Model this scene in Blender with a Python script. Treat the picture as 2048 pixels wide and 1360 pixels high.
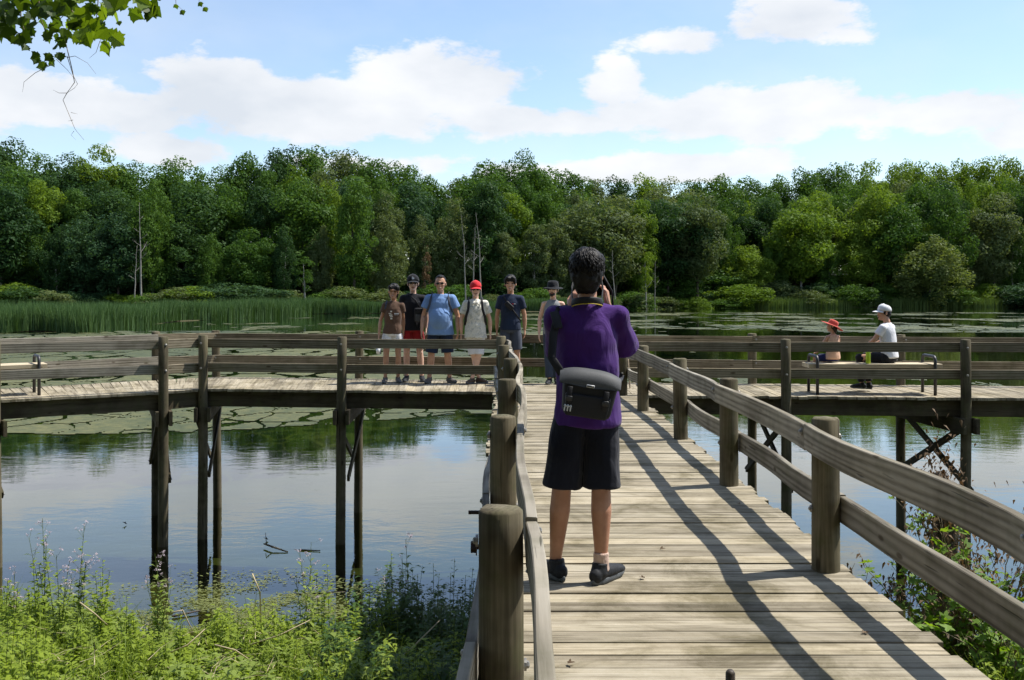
import bpy, bmesh, math, random
import numpy as np
from mathutils import Vector, Matrix, Euler, noise as mnoise

for _o in list(bpy.data.objects): bpy.data.objects.remove(_o)
S = bpy.context.scene
C = S.collection
R = math.radians

# ------------------------------------------------------------------ camera
CAMZ = 1.53                       # above the deck, whose top is z = 0
F = 2000.0                        # focal length in photo pixels (2048 wide)
HOR = 587.0                       # horizon row of the photo
cd = bpy.data.cameras.new('camera'); cam = bpy.data.objects.new('camera', cd); C.objects.link(cam)
cd.sensor_width = 36; cd.lens = 36*F/2048; cd.shift_y = -(680-HOR)/2048
cd.clip_start = 0.05; cd.clip_end = 6000
cam.location = (0, 0, CAMZ); cam.rotation_euler = (R(90), 0, 0)
S.camera = cam

# ------------------------------------------------------------------ sky and sun
SUN = Vector((0.60, 0.20, 1.0)).normalized()
W = bpy.data.worlds.new('World'); S.world = W; W.use_nodes = True
def build_sky():
    nt = W.node_tree; N = nt.nodes; L = nt.links
    N.clear()
    out = N.new('ShaderNodeOutputWorld'); bg = N.new('ShaderNodeBackground')
    L.new(bg.outputs[0], out.inputs[0])
    sky = N.new('ShaderNodeTexSky'); sky.sky_type = 'NISHITA'; sky.sun_disc = False
    sky.sun_elevation = math.asin(SUN.z); sky.sun_rotation = math.atan2(SUN.x, SUN.y)
    sky.air_density = 1.0; sky.dust_density = 0.35; sky.ozone_density = 1.5; sky.altitude = 200
    tc = N.new('ShaderNodeTexCoord'); sep = N.new('ShaderNodeSeparateXYZ')
    L.new(tc.outputs['Generated'], sep.inputs[0])
    def M(op, a, b=None, c=None, clamp=False):
        n = N.new('ShaderNodeMath'); n.operation = op; n.use_clamp = clamp
        for i, v in enumerate((a, b, c)):
            if v is None: continue
            if isinstance(v, (int, float)): n.inputs[i].default_value = v
            else: L.new(v, n.inputs[i])
        return n.outputs[0]
    x, y, z = sep.outputs
    az = M('ARCTAN2', x, y); el = M('ARCSINE', z)
    comb = N.new('ShaderNodeCombineXYZ'); L.new(az, comb.inputs[0]); L.new(M('MULTIPLY', el, 2.1), comb.inputs[1])
    def noise(scale, detail, rough, off):
        mp = N.new('ShaderNodeVectorMath'); mp.operation = 'ADD'; L.new(comb.outputs[0], mp.inputs[0]); mp.inputs[1].default_value = (off, off*.7, off*1.3)
        t = N.new('ShaderNodeTexNoise'); t.inputs['Scale'].default_value = scale; t.inputs['Detail'].default_value = detail
        t.inputs['Roughness'].default_value = rough; L.new(mp.outputs[0], t.inputs['Vector']); return t.outputs[0]
    nb = noise(5.0, 3, .5, 3.1); nf = noise(17, 8, .62, 7.7); nd = noise(9, 5, .55, 1.9)
    # puffs: photo column, row, half width, half height (pixels), weight
    puffs = [(610,215,330,62,1),(860,170,190,72,1),(440,165,130,52,1),(150,215,240,52,.9),(20,170,110,42,.8),
             (1230,160,72,48,1),(1500,225,330,48,1),(1600,200,120,44,.9),(1350,85,110,34,.75),(1590,20,130,52,.8),(1690,70,80,32,.5),
             (330,298,120,34,.95),(1180,345,330,26,.85),(1380,335,210,32,.9),(760,330,320,26,.6),(1880,225,220,40,.85),
             (2150,240,200,50,.9),(-180,220,230,60,.9),(1000,240,300,40,.75),(-400,120,200,45,.8),(2500,130,240,60,.8),
             (-700,240,300,50,.8),(2900,260,300,50,.8)]
    acc = None
    for (px, py, w, h, a) in puffs:
        a0 = math.atan((px-1024)/F); e0 = math.atan((HOR-py)/F*math.cos(a0))
        wa = w/F; he = h/F
        dx = M('DIVIDE', M('SUBTRACT', az, a0), wa); dy = M('DIVIDE', M('SUBTRACT', el, e0), he)
        d2 = M('ADD', M('MULTIPLY', dx, dx), M('MULTIPLY', dy, dy))
        g = M('MULTIPLY', M('EXPONENT', M('MULTIPLY', d2, -.8)), a)
        acc = g if acc is None else M('MAXIMUM', acc, g)
    # the rest of the sky: scattered clouds all round and overhead, as in view
    far = M('MULTIPLY', M('SUBTRACT', nb, .50), 2.6)
    offx = M('SMOOTH_MIN', M('MULTIPLY', M('MAXIMUM', M('SUBTRACT', M('ABSOLUTE', az), .62), M('SUBTRACT', el, .42)), 6), 1.0, .1)
    gen = M('MULTIPLY', M('MAXIMUM', far, 0), M('MAXIMUM', offx, 0))
    acc = M('MAXIMUM', acc, gen)
    dens = M('ADD', acc, M('MULTIPLY', M('SUBTRACT', nf, .5), 1.3))
    dens = M('ADD', dens, M('MULTIPLY', M('SUBTRACT', nd, .5), .7))
    mr = N.new('ShaderNodeMapRange'); mr.interpolation_type = 'SMOOTHSTEP'
    mr.inputs['From Min'].default_value = .30; mr.inputs['From Max'].default_value = .60
    L.new(dens, mr.inputs['Value'])
    # thin veil over the blue
    veil = M('MULTIPLY', M('SUBTRACT', noise(3.0, 5, .6, 11.0), .40), .75, clamp=True)
    cov = M('MAXIMUM', M('MULTIPLY', mr.outputs[0], .96), M('ADD', veil, .06))
    cov = M('MULTIPLY', cov, M('GREATER_THAN', z, 0.0))
    shade = N.new('ShaderNodeMapRange'); shade.inputs['From Min'].default_value = .30; shade.inputs['From Max'].default_value = .68
    L.new(M('ADD', M('MULTIPLY', noise(6.5, 4, .5, 5.3), .8), M('MULTIPLY', nf, .2)), shade.inputs['Value'])
    cc = N.new('ShaderNodeMix'); cc.data_type = 'RGBA'
    cc.inputs['A'].default_value = (3.8, 4.05, 4.4, 1); cc.inputs['B'].default_value = (5.5, 5.5, 5.55, 1)
    L.new(shade.outputs[0], cc.inputs['Factor'])
    mx = N.new('ShaderNodeMix'); mx.data_type = 'RGBA'
    L.new(cov, mx.inputs['Factor']); L.new(sky.outputs[0], mx.inputs['A']); L.new(cc.outputs['Result'], mx.inputs['B'])
    L.new(mx.outputs['Result'], bg.inputs[0]); bg.inputs[1].default_value = 0.135
build_sky()
sl = bpy.data.lights.new('sun', 'SUN'); sun = bpy.data.objects.new('sun', sl); C.objects.link(sun)
sl.energy = 4.8; sl.angle = R(0.53); sl.color = (1.0, .955, .88)
sun.rotation_euler = SUN.to_track_quat('Z', 'Y').to_euler(); sun.location = (30, 10, 60)
S.view_settings.view_transform = 'Standard'; S.view_settings.look = 'None'
S.view_settings.gamma = 1.0; S.view_settings.exposure = 0.55; S.view_settings.use_curve_mapping = False
S.render.engine = 'CYCLES'
S.cycles.max_bounces = 7; S.cycles.diffuse_bounces = 3; S.cycles.glossy_bounces = 3; S.cycles.transmission_bounces = 4
S.cycles.transparent_max_bounces = 10; S.cycles.use_denoising = True; S.cycles.caustics_reflective = False; S.cycles.caustics_refractive = False

# ------------------------------------------------------------------ helpers
rnd = random.Random(7)
rng = np.random.default_rng(11)
def tag(o, label=None, cat=None, group=None, kind=None):
    if label: o['label'] = label
    if cat: o['category'] = cat
    if group: o['group'] = group
    if kind: o['kind'] = kind
    return o
def empty(name, loc=(0,0,0), rz=0, label=None, cat=None, group=None, kind=None):
    o = bpy.data.objects.new(name, None); C.objects.link(o); o.location = loc; o.rotation_euler = (0,0,rz); o.empty_display_size = .1
    return tag(o, label, cat, group, kind)
def link(name, me, mat=None, parent=None, loc=(0,0,0), rot=(0,0,0), scale=(1,1,1)):
    o = bpy.data.objects.new(name, me); C.objects.link(o)
    o.location = loc; o.rotation_euler = rot; o.scale = scale
    if parent: o.parent = parent
    if mat is not None:
        if len(me.materials) == 0: me.materials.append(mat)
        elif me.materials[0] is not mat:
            o.material_slots[0].link = 'OBJECT'; o.material_slots[0].material = mat
    return o
def mesh(name, V, Fc, smooth=False):
    me = bpy.data.meshes.new(name)
    V = np.asarray(V, dtype=np.float32).reshape(-1, 3)
    if isinstance(Fc, np.ndarray) and Fc.ndim == 2:
        n, k = Fc.shape
        me.vertices.add(len(V)); me.vertices.foreach_set('co', V.ravel())
        me.loops.add(n*k); me.loops.foreach_set('vertex_index', Fc.astype(np.int32).ravel())
        me.polygons.add(n); me.polygons.foreach_set('loop_start', np.arange(0, n*k, k, dtype=np.int32))
        try: me.polygons.foreach_set('loop_total', np.full(n, k, dtype=np.int32))
        except Exception: pass
        me.update(calc_edges=True)
    else:
        me.from_pydata(V.tolist(), [], [list(map(int, f)) for f in Fc]); me.update()
    if smooth:
        me.polygons.foreach_set('use_smooth', np.ones(len(me.polygons), dtype=bool))
    return me
class G:
    """collects shapes into one mesh"""
    def __init__(s): s.v = []; s.f = []
    def add(s, V, Fc):
        o = len(s.v); s.v += [tuple(map(float, p)) for p in V]; s.f += [tuple(int(i)+o for i in f) for f in Fc]; return s
    def build(s, name, mat, parent=None, smooth=False, **k): return link(name, mesh(name, s.v, s.f, smooth), mat, parent, **k)
def basis(d, up=(0,0,1)):
    d = Vector(d).normalized(); u = Vector(up)
    if abs(d.dot(u)) > .95: u = Vector((0,1,0))
    a = d.cross(u).normalized(); b = a.cross(d).normalized()
    return d, a, b
def loft(pts, rad, n=12, up=(0,0,1), cap=True, rnds=True):
    """tube through points; rad = r or (ra, rb) per point (ra sideways, rb along up); rounded ends"""
    pts = [Vector(p) for p in pts]; rad = [(r, r) if isinstance(r, (int, float)) else r for r in rad]
    if rnds:
        d0 = (pts[0]-pts[1]).normalized(); d1 = (pts[-1]-pts[-2]).normalized()
        r0, r1 = min(rad[0]), min(rad[-1])
        pts = [pts[0]+d0*r0*.55] + pts + [pts[-1]+d1*r1*.55]
        rad = [(rad[0][0]*.62, rad[0][1]*.62)] + rad + [(rad[-1][0]*.62, rad[-1][1]*.62)]
    V = []; Fc = []
    for i, p in enumerate(pts):
        a = pts[max(i-1, 0)]; b = pts[min(i+1, len(pts)-1)]
        d, s, t = basis(b-a, up)
        for k in range(n):
            w = 2*math.pi*k/n
            V.append(p + s*math.cos(w)*rad[i][0] + t*math.sin(w)*rad[i][1])
    for i in range(len(pts)-1):
        for k in range(n):
            Fc.append((i*n+k, i*n+(k+1) % n, (i+1)*n+(k+1) % n, (i+1)*n+k))
    if cap:
        Fc.append(tuple(range(n))[::-1]); Fc.append(tuple(range((len(pts)-1)*n, len(pts)*n)))
    return V, Fc
def ball(c, r, n=14, m=10, rot=None):
    r = (r, r, r) if isinstance(r, (int, float)) else r
    V = []; Fc = []
    for i in range(1, m):
        th = math.pi*i/m
        for k in range(n):
            w = 2*math.pi*k/n
            V.append(Vector((r[0]*math.sin(th)*math.cos(w), r[1]*math.sin(th)*math.sin(w), r[2]*math.cos(th))))
    top = len(V); V.append(Vector((0,0,r[2]))); bot = len(V); V.append(Vector((0,0,-r[2])))
    for i in range(m-2):
        for k in range(n): Fc.append((i*n+k, (i+1)*n+k, (i+1)*n+(k+1) % n, i*n+(k+1) % n))
    for k in range(n):
        Fc.append((top, k, (k+1) % n)); Fc.append((bot, (m-2)*n+(k+1) % n, (m-2)*n+k))
    if rot is not None: V = [rot @ v for v in V]
    return [v+Vector(c) for v in V], Fc
def cbox(c, s, ch=.004, M=None):
    """box with chamfered long edges, length along local x"""
    x, y, z = s[0]/2, s[1]/2, s[2]/2; ch = min(ch, y*.45, z*.45)
    sec = [(y-ch,z),(y,z-ch),(y,-z+ch),(y-ch,-z),(-y+ch,-z),(-y,-z+ch),(-y,z-ch),(-y+ch,z)]
    V = [Vector((sx*x, a, b)) for sx in (-1, 1) for a, b in sec]
    Fc = [(k, 8+k, 8+(k+1) % 8, (k+1) % 8) for k in range(8)] + [tuple(range(8)), tuple(range(15, 7, -1))]
    if M is not None: V = [M @ v for v in V]
    return [v+Vector(c) for v in V], Fc
def aim(p, q, up=(0,0,1)):
    """location, rotation and length of a board whose local x runs from p to q"""
    p, q = Vector(p), Vector(q); d = q-p
    dn = d.normalized(); y = Vector(up).cross(dn).normalized(); z = dn.cross(y)
    M = Matrix((dn, y, z)).transposed()
    return (p+q)/2, M.to_euler(), d.length
def smooth01(a, b, x):
    t = np.clip((x-a)/(b-a), 0, 1); return t*t*(3-2*t)

# ------------------------------------------------------------------ materials
def mat_new(name):
    m = bpy.data.materials.new(name); m.use_nodes = True
    nt = m.node_tree; nt.nodes.clear()
    out = nt.nodes.new('ShaderNodeOutputMaterial')
    return m, nt.nodes, nt.links, out
def ramp(N, L, fac, cols):
    r = N.new('ShaderNodeValToRGB'); e = r.color_ramp.elements
    while len(e) < len(cols): e.new(.5)
    for i, (p, c) in enumerate(cols):
        e[i].position = p; e[i].color = (*c, 1) if len(c) == 3 else c
    L.new(fac, r.inputs[0]); return r.outputs[0]
def nz(N, L, vec, scale, detail=4, rough=.55, dist=0):
    t = N.new('ShaderNodeTexNoise'); t.inputs['Scale'].default_value = scale; t.inputs['Detail'].default_value = detail
    t.inputs['Roughness'].default_value = rough; t.inputs['Distortion'].default_value = dist
    if vec is not None: L.new(vec, t.inputs['Vector'])
    return t.outputs[0]
def mixc(N, L, fac, a, b, mode='MIX'):
    m = N.new('ShaderNodeMix'); m.data_type = 'RGBA'; m.blend_type = mode
    for s, v in ((m.inputs['Factor'], fac), (m.inputs['A'], a), (m.inputs['B'], b)):
        if isinstance(v, (int, float)): s.default_value = v
        elif isinstance(v, tuple): s.default_value = (*v, 1) if len(v) == 3 else v
        else: L.new(v, s)
    return m.outputs['Result']
def math_n(N, L, op, a, b=0.0, clamp=False):
    n = N.new('ShaderNodeMath'); n.operation = op; n.use_clamp = clamp
    for i, v in enumerate((a, b)):
        if isinstance(v, (int, float)): n.inputs[i].default_value = v
        else: L.new(v, n.inputs[i])
    return n.outputs[0]
def pr(N, L, out, col, rough=.6, spec=.3, bump=None, bstr=.3, bdist=.01, **kw):
    p = N.new('ShaderNodeBsdfPrincipled')
    if isinstance(col, tuple): p.inputs['Base Color'].default_value = (*col, 1)
    else: L.new(col, p.inputs['Base Color'])
    if isinstance(rough, (int, float)): p.inputs['Roughness'].default_value = rough
    else: L.new(rough, p.inputs['Roughness'])
    p.inputs['Specular IOR Level'].default_value = spec
    for k, v in kw.items(): p.inputs[k].default_value = v
    if bump is not None:
        b = N.new('ShaderNodeBump'); b.inputs['Strength'].default_value = bstr; b.inputs['Distance'].default_value = bdist
        L.new(bump, b.inputs['Height']); L.new(b.outputs[0], p.inputs['Normal'])
    L.new(p.outputs[0], out.inputs[0]); return p

def wood(name, light, mid, dark, axis='x', moss=0.0, wear=.5, ring=1.0, stain=0.0, face='Y'):
    m, N, L, out = mat_new(name)
    tc = N.new('ShaderNodeTexCoord'); oi = N.new('ShaderNodeObjectInfo')
    off = N.new('ShaderNodeVectorMath'); off.operation = 'SCALE'; off.inputs[0].default_value = (31.7, 17.3, 23.9)
    L.new(oi.outputs['Random'], off.inputs['Scale'])
    ad = N.new('ShaderNodeVectorMath'); ad.operation = 'ADD'; L.new(tc.outputs['Object'], ad.inputs[0]); L.new(off.outputs[0], ad.inputs[1])
    sc = {'x': (.9, 14, 14), 'z': (14, 14, .9)}[axis]
    st = N.new('ShaderNodeVectorMath'); st.operation = 'MULTIPLY'; L.new(ad.outputs[0], st.inputs[0]); st.inputs[1].default_value = sc
    fine = N.new('ShaderNodeVectorMath'); fine.operation = 'MULTIPLY'; L.new(ad.outputs[0], fine.inputs[0])
    fine.inputs[1].default_value = {'x': (3, 90, 90), 'z': (90, 90, 3)}[axis]
    g1 = nz(N, L, st.outputs[0], 1.0, 5, .6, .6)
    g2 = nz(N, L, fine.outputs[0], 1.0, 3, .6)
    big = nz(N, L, ad.outputs[0], 2.3, 4, .6)
    wv = N.new('ShaderNodeTexWave'); wv.wave_type = 'BANDS'; wv.bands_direction = face if axis == 'x' else 'X'
    wv.inputs['Scale'].default_value = 1.3 if face == 'Y' else .62; wv.inputs['Distortion'].default_value = 4.5 if face == 'Y' else 11; wv.inputs['Detail'].default_value = 2; wv.inputs['Detail Scale'].default_value = .6
    L.new(st.outputs[0], wv.inputs['Vector'])
    nw = .82+.18*ring
    grain = math_n(N, L, 'ADD', math_n(N, L, 'MULTIPLY', g1, .5/nw), math_n(N, L, 'ADD', math_n(N, L, 'MULTIPLY', g2, .32/nw), math_n(N, L, 'MULTIPLY', wv.outputs[0], .18*ring/nw)))
    col = ramp(N, L, grain, [(.26, dark), (.44, mid), (.66, light)])
    # each board its own tone
    tone = ramp(N, L, oi.outputs['Random'], [(0, (.70,.69,.68)), (.35, (.94,.92,.89)), (.7, (1.0,1.0,1.0)), (1, (1.12,1.08,1.0))])
    col = mixc(N, L, 1.0, col, tone, 'MULTIPLY')
    st2 = ramp(N, L, big, [(.36, (.52,.50,.47)), (.52, (1,1,1)), (.7, (1.06,1.04,1.0))])
    col = mixc(N, L, wear, col, mixc(N, L, 1.0, col, st2, 'MULTIPLY'))
    # checks (long drying cracks) and knots
    ck = N.new('ShaderNodeVectorMath'); ck.operation = 'MULTIPLY'; L.new(ad.outputs[0], ck.inputs[0]); ck.inputs[1].default_value = {'x': (1.6, 45, 45), 'z': (45, 45, 1.6)}[axis]
    cr = nz(N, L, ck.outputs[0], 1.0, 2, .5, .3)
    crk = ramp(N, L, cr, [(.28, (0,0,0)), (.335, (1,1,1))])
    col = mixc(N, L, 1.0, col, mixc(N, L, .62, (1,1,1), crk), 'MULTIPLY')
    kn = N.new('ShaderNodeTexVoronoi'); kn.inputs['Scale'].default_value = 1.0
    kv = N.new('ShaderNodeVectorMath'); kv.operation = 'MULTIPLY'; L.new(ad.outputs[0], kv.inputs[0]); kv.inputs[1].default_value = {'x': (2.6, 7, 7), 'z': (7, 7, 2.6)}[axis]
    L.new(kv.outputs[0], kn.inputs['Vector'])
    knf = ramp(N, L, kn.outputs['Distance'], [(.07, (.3,.25,.2)), (.13, (1,1,1))])
    col = mixc(N, L, .8, col, mixc(N, L, 1.0, col, knf, 'MULTIPLY'))
    if moss:
        mo = nz(N, L, ad.outputs[0], 6, 5, .65)
        col = mixc(N, L, math_n(N, L, 'MULTIPLY', ramp(N, L, mo, [(.48, (0,0,0)), (.68, (1,1,1))]), moss), col, (.075, .085, .03))
    if stain:                                             # dirt and damp lying across the boards
        ge = N.new('ShaderNodeNewGeometry'); sn = nz(N, L, ge.outputs['Position'], 1.5, 7, .72, .6)
        col = mixc(N, L, stain, col, mixc(N, L, 1.0, col, ramp(N, L, sn, [(.36, (.42,.40,.30)), (.50, (.88,.86,.80)), (.62, (1.06,1.05,1.02))]), 'MULTIPLY'))
    h = math_n(N, L, 'ADD', math_n(N, L, 'MULTIPLY', grain, .6), math_n(N, L, 'MULTIPLY', crk, .9))
    pr(N, L, out, col, .86, .18, h, .55, .006)
    return m
M = {}
M['deck'] = wood('deck_wood', (.48,.438,.355), (.360,.322,.250), (.145,.120,.085), 'x', .18, .9, 1.0, .9)
M['rail'] = wood('rail_wood', (.31,.27,.20), (.200,.170,.118), (.080,.066,.044), 'x', .30, .6, 1.5, 0, 'Z')
M['rail_grey'] = wood('rail_grey_wood', (.34,.315,.265), (.235,.215,.175), (.105,.092,.070), 'x', .22, .6, 1.7, 0, 'Z')
M['post'] = wood('post_wood', (.190,.165,.112), (.110,.095,.062), (.040,.033,.021), 'z', .45, .9, .25)
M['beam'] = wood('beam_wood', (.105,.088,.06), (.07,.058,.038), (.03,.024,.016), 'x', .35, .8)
M['bench'] = wood('bench_wood', (.62,.54,.40), (.50,.43,.31), (.30,.25,.17), 'x', 0, .3)

def plain(name, col, rough=.6, spec=.3, bs=None, var=.12, bstr=.25, bdist=.004, metal=0, **kw):
    m, N, L, out = mat_new(name)
    tc = N.new('ShaderNodeTexCoord')
    n1 = nz(N, L, tc.outputs['Object'], bs or 18, 5, .6)
    c = ramp(N, L, n1, [(.3, tuple(x*(1-var) for x in col)), (.7, tuple(min(1, x*(1+var)) for x in col))])
    pr(N, L, out, c, rough, spec, n1, bstr, bdist, Metallic=metal, **kw)
    return m
def fabric(name, col, var=.10, wr=.5, wave=None):
    m, N, L, out = mat_new(name)
    tc = N.new('ShaderNodeTexCoord')
    mp = N.new('ShaderNodeMapping'); mp.inputs['Scale'].default_value = (1, 1, .55); mp.inputs['Rotation'].default_value = (.4, .3, .2)
    L.new(tc.outputs['Object'], mp.inputs['Vector'])
    fold = nz(N, L, mp.outputs[0], 9, 3, .5, 1.2); weave = nz(N, L, tc.outputs['Object'], 420, 2, .5)
    blot = nz(N, L, tc.outputs['Object'], 5, 4, .6)
    c = ramp(N, L, blot, [(.3, tuple(x*(1-var) for x in col)), (.7, tuple(min(1, x*(1+var)) for x in col))])
    h = math_n(N, L, 'ADD', fold, math_n(N, L, 'MULTIPLY', weave, .05))
    p = pr(N, L, out, c, .88, .15, h, wr, .03)
    p.inputs['Sheen Weight'].default_value = .12
    return m
def skin(name, col):
    m, N, L, out = mat_new(name)
    tc = N.new('ShaderNodeTexCoord'); n1 = nz(N, L, tc.outputs['Object'], 14, 5, .6)
    c = ramp(N, L, n1, [(.3, (col[0]*.86, col[1]*.80, col[2]*.78)), (.7, (min(1, col[0]*1.08), col[1]*1.08, col[2]*1.08))])
    n2 = nz(N, L, tc.outputs['Object'], 160, 3, .6)
    p = pr(N, L, out, c, .5, .35, n2, .12, .002)
    p.inputs['Subsurface Weight'].default_value = .12; p.inputs['Subsurface Radius'].default_value = (.012, .005, .003); p.inputs['Subsurface Scale'].default_value = .6
    return m
def leafmat(name, c1, c2, trans=.35, gloss=.25, tcol=None, spot=None):
    """leaf: per-leaf and per-plant tone, lets light through"""
    m, N, L, out = mat_new(name)
    ge = N.new('ShaderNodeNewGeometry'); oi = N.new('ShaderNodeObjectInfo'); tc = N.new('ShaderNodeTexCoord')
    f = math_n(N, L, 'ADD', math_n(N, L, 'MULTIPLY', ge.outputs['Random Per Island'], .55), math_n(N, L, 'MULTIPLY', oi.outputs['Random'], .45))
    cols = [(.1, c1), (.9, c2)]
    if spot: cols = [(.06, spot), (.12, c1), (.9, c2)]
    c = ramp(N, L, f, cols)
    d = N.new('ShaderNodeBsdfPrincipled'); L.new(c, d.inputs['Base Color']); d.inputs['Roughness'].default_value = .55; d.inputs['Specular IOR Level'].default_value = gloss
    t = N.new('ShaderNodeBsdfTranslucent')
    L.new(mixc(N, L, 1.0, c, tcol or (1.5, 1.45, .6), 'MULTIPLY'), t.inputs[0])
    x = N.new('ShaderNodeMixShader'); x.inputs[0].default_value = trans
    L.new(d.outputs[0], x.inputs[1]); L.new(t.outputs[0], x.inputs[2]); L.new(x.outputs[0], out.inputs[0])
    return m
M['metal'] = plain('dark_steel', (.035,.035,.04), .45, .5, 30, .3)
M['bolt'] = plain('galvanised_steel', (.28,.27,.25), .5, .5, 60, .3, metal=.7)
M['rust'] = plain('rusty_steel', (.035,.022,.016), .7, .3, 60, .4)

# ================================================================== terrain, pond, reeds
WZ = -2.40                                              # water level
def reed_front(u):                                      # front edge of the far reed beds by bearing (x / y)
    return np.interp(u, [-3,-.56,-.512,-.42,-.38,-.33,-.27,-.2,-.1,-.01,.10,.115,.3,.512,3], [90,98,100,103,118,140,158,190,200,212,222,268,276,290,300])
def tree_line(x):
    return np.interp(x, [-400,-150,-60,0,40,70,160,400], [185,198,212,236,262,286,302,320])
def shore_near(x):                                      # where the near bank meets the water
    return np.interp(x, [-40,-8,-5.2,-3.6,-2.2,-1.0,0,2,4,6,12,40], [13.5,12.4,11.7,10.9,10.8,11.0,10.9,10.7,11.0,10.8,10,8.5])
def ground_z(x, y):
    x = np.asarray(x, float); y = np.asarray(y, float)
    t = shore_near(x)-y
    near = np.where(t > 0, WZ+.19*t+.02*np.sin(x*2.1+y*1.3), WZ-.14*(-t))
    near = np.minimum(near, -.42+.0*x)
    bed = np.maximum(near, WZ-1.5)
    u = x/np.maximum(y, 1)
    tf = y-reed_front(u)
    far = np.where(tf > 0, np.minimum(WZ+.04*tf, WZ+.35), -99)
    th = y-tree_line(x)
    far = far + np.where(th > 0, np.minimum(.16*th, 15+2.5*np.sin(x*.03))+0, 0)
    return np.maximum(bed, far)
def build_terrain():
    xs = np.concatenate([np.linspace(-900,-200,15), np.linspace(-190,-14,45), np.arange(-13,13.01,.4), np.linspace(14,190,45), np.linspace(200,900,15)])
    ys = np.concatenate([np.linspace(-300,-10,12), np.arange(-8,22,.4), np.linspace(23,90,30), np.arange(92,330,4), np.linspace(340,1500,20)])
    X, Y = np.meshgrid(xs, ys); Z = ground_z(X, Y)
    Z = Z + np.where((Y < 12) & (Z > WZ+.05), .03*np.sin(X*5.3)*np.sin(Y*4.1), 0)
    V = np.stack([X, Y, Z], -1).reshape(-1, 3); nx = len(xs); ny = len(ys)
    i, j = np.meshgrid(np.arange(nx-1), np.arange(ny-1)); a = (j*nx+i).ravel()
    return mesh('ground', V, np.stack([a, a+1, a+nx+1, a+nx], 1), True)
def ground_mat():
    m, N, L, out = mat_new('soil_and_mud')
    ge = N.new('ShaderNodeNewGeometry'); sp = N.new('ShaderNodeSeparateXYZ'); L.new(ge.outputs['Position'], sp.inputs[0])
    n1 = nz(N, L, ge.outputs['Position'], .8, 6, .6); n2 = nz(N, L, ge.outputs['Position'], 7, 5, .65)
    mud = ramp(N, L, n2, [(.35, (.050,.044,.020)), (.65, (.10,.088,.040))])
    deep = ramp(N, L, n1, [(.35, (.030,.042,.014)), (.65, (.060,.072,.022))])
    soil = ramp(N, L, n2, [(.3, (.035,.032,.018)), (.5, (.07,.06,.032)), (.7, (.045,.07,.02))])
    mr = N.new('ShaderNodeMapRange'); mr.inputs['From Min'].default_value = WZ-.75; mr.inputs['From Max'].default_value = WZ-.12
    L.new(sp.outputs[2], mr.inputs['Value'])
    c = mixc(N, L, mr.outputs[0], deep, mud)
    mr2 = N.new('ShaderNodeMapRange'); mr2.inputs['From Min'].default_value = WZ; mr2.inputs['From Max'].default_value = WZ+.15
    L.new(sp.outputs[2], mr2.inputs['Value'])
    c = mixc(N, L, mr2.outputs[0], c, soil)
    mr3 = N.new('ShaderNodeMapRange'); mr3.inputs['From Min'].default_value = 60; mr3.inputs['From Max'].default_value = 90; L.new(sp.outputs[1], mr3.inputs['Value'])
    shaded_litter = ramp(N, L, n2, [(.3, (.016,.016,.008)), (.7, (.030,.034,.014))])  # leaf litter, its colour darkened further for the shade under the far trees
    c = mixc(N, L, math_n(N, L, 'MULTIPLY', mr3.outputs[0], mr2.outputs[0]), c, shaded_litter)
    pr(N, L, out, c, .9, .2, n2, .5, .05)
    return m
tag(link('ground', build_terrain(), ground_mat()), 'muddy pond bed, weedy near bank and wooded far hillside', kind='structure')

def water_mat():
    m, N, L, out = mat_new('pond_water')
    ge = N.new('ShaderNodeNewGeometry')
    mp = N.new('ShaderNodeMapping'); mp.inputs['Scale'].default_value = (.55, 1.0, 1); L.new(ge.outputs['Position'], mp.inputs['Vector'])
    a = nz(N, L, mp.outputs[0], 3.2, 4, .55, .4); b = nz(N, L, mp.outputs[0], .35, 3, .5)
    calm = ramp(N, L, nz(N, L, mp.outputs[0], .11, 3, .5), [(.40, (.25,.25,.25)), (.62, (1,1,1))])
    h = math_n(N, L, 'ADD', math_n(N, L, 'MULTIPLY', math_n(N, L, 'MULTIPLY', a, calm), .0048), math_n(N, L, 'MULTIPLY', b, .010))
    bp = N.new('ShaderNodeBump'); bp.inputs['Strength'].default_value = .8; bp.inputs['Distance'].default_value = 1.0; L.new(h, bp.inputs['Height'])
    fr = N.new('ShaderNodeFresnel'); fr.inputs['IOR'].default_value = 1.34; L.new(bp.outputs[0], fr.inputs['Normal'])
    gl = N.new('ShaderNodeBsdfGlossy'); gl.inputs['Roughness'].default_value = .025; gl.inputs['Color'].default_value = (.98,.99,1,1); L.new(bp.outputs[0], gl.inputs['Normal'])
    tr = N.new('ShaderNodeBsdfTransparent'); tr.inputs[0].default_value = (.62,.66,.42,1)
    x = N.new('ShaderNodeMixShader')
    L.new(math_n(N, L, 'ADD', math_n(N, L, 'MULTIPLY', fr.outputs[0], 1.25), .03, True), x.inputs[0])
    L.new(tr.outputs[0], x.inputs[1]); L.new(gl.outputs[0], x.inputs[2]); L.new(x.outputs[0], out.inputs[0])
    return m
def build_water():
    V = [(-900,2,WZ),(900,2,WZ),(900,330,WZ),(-900,330,WZ)]
    return mesh('pond_water', V, [(0,1,2,3)])
tag(link('pond_water', build_water(), water_mat()), 'still pond water mirroring the clouds and the far wood', kind='structure')

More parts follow.
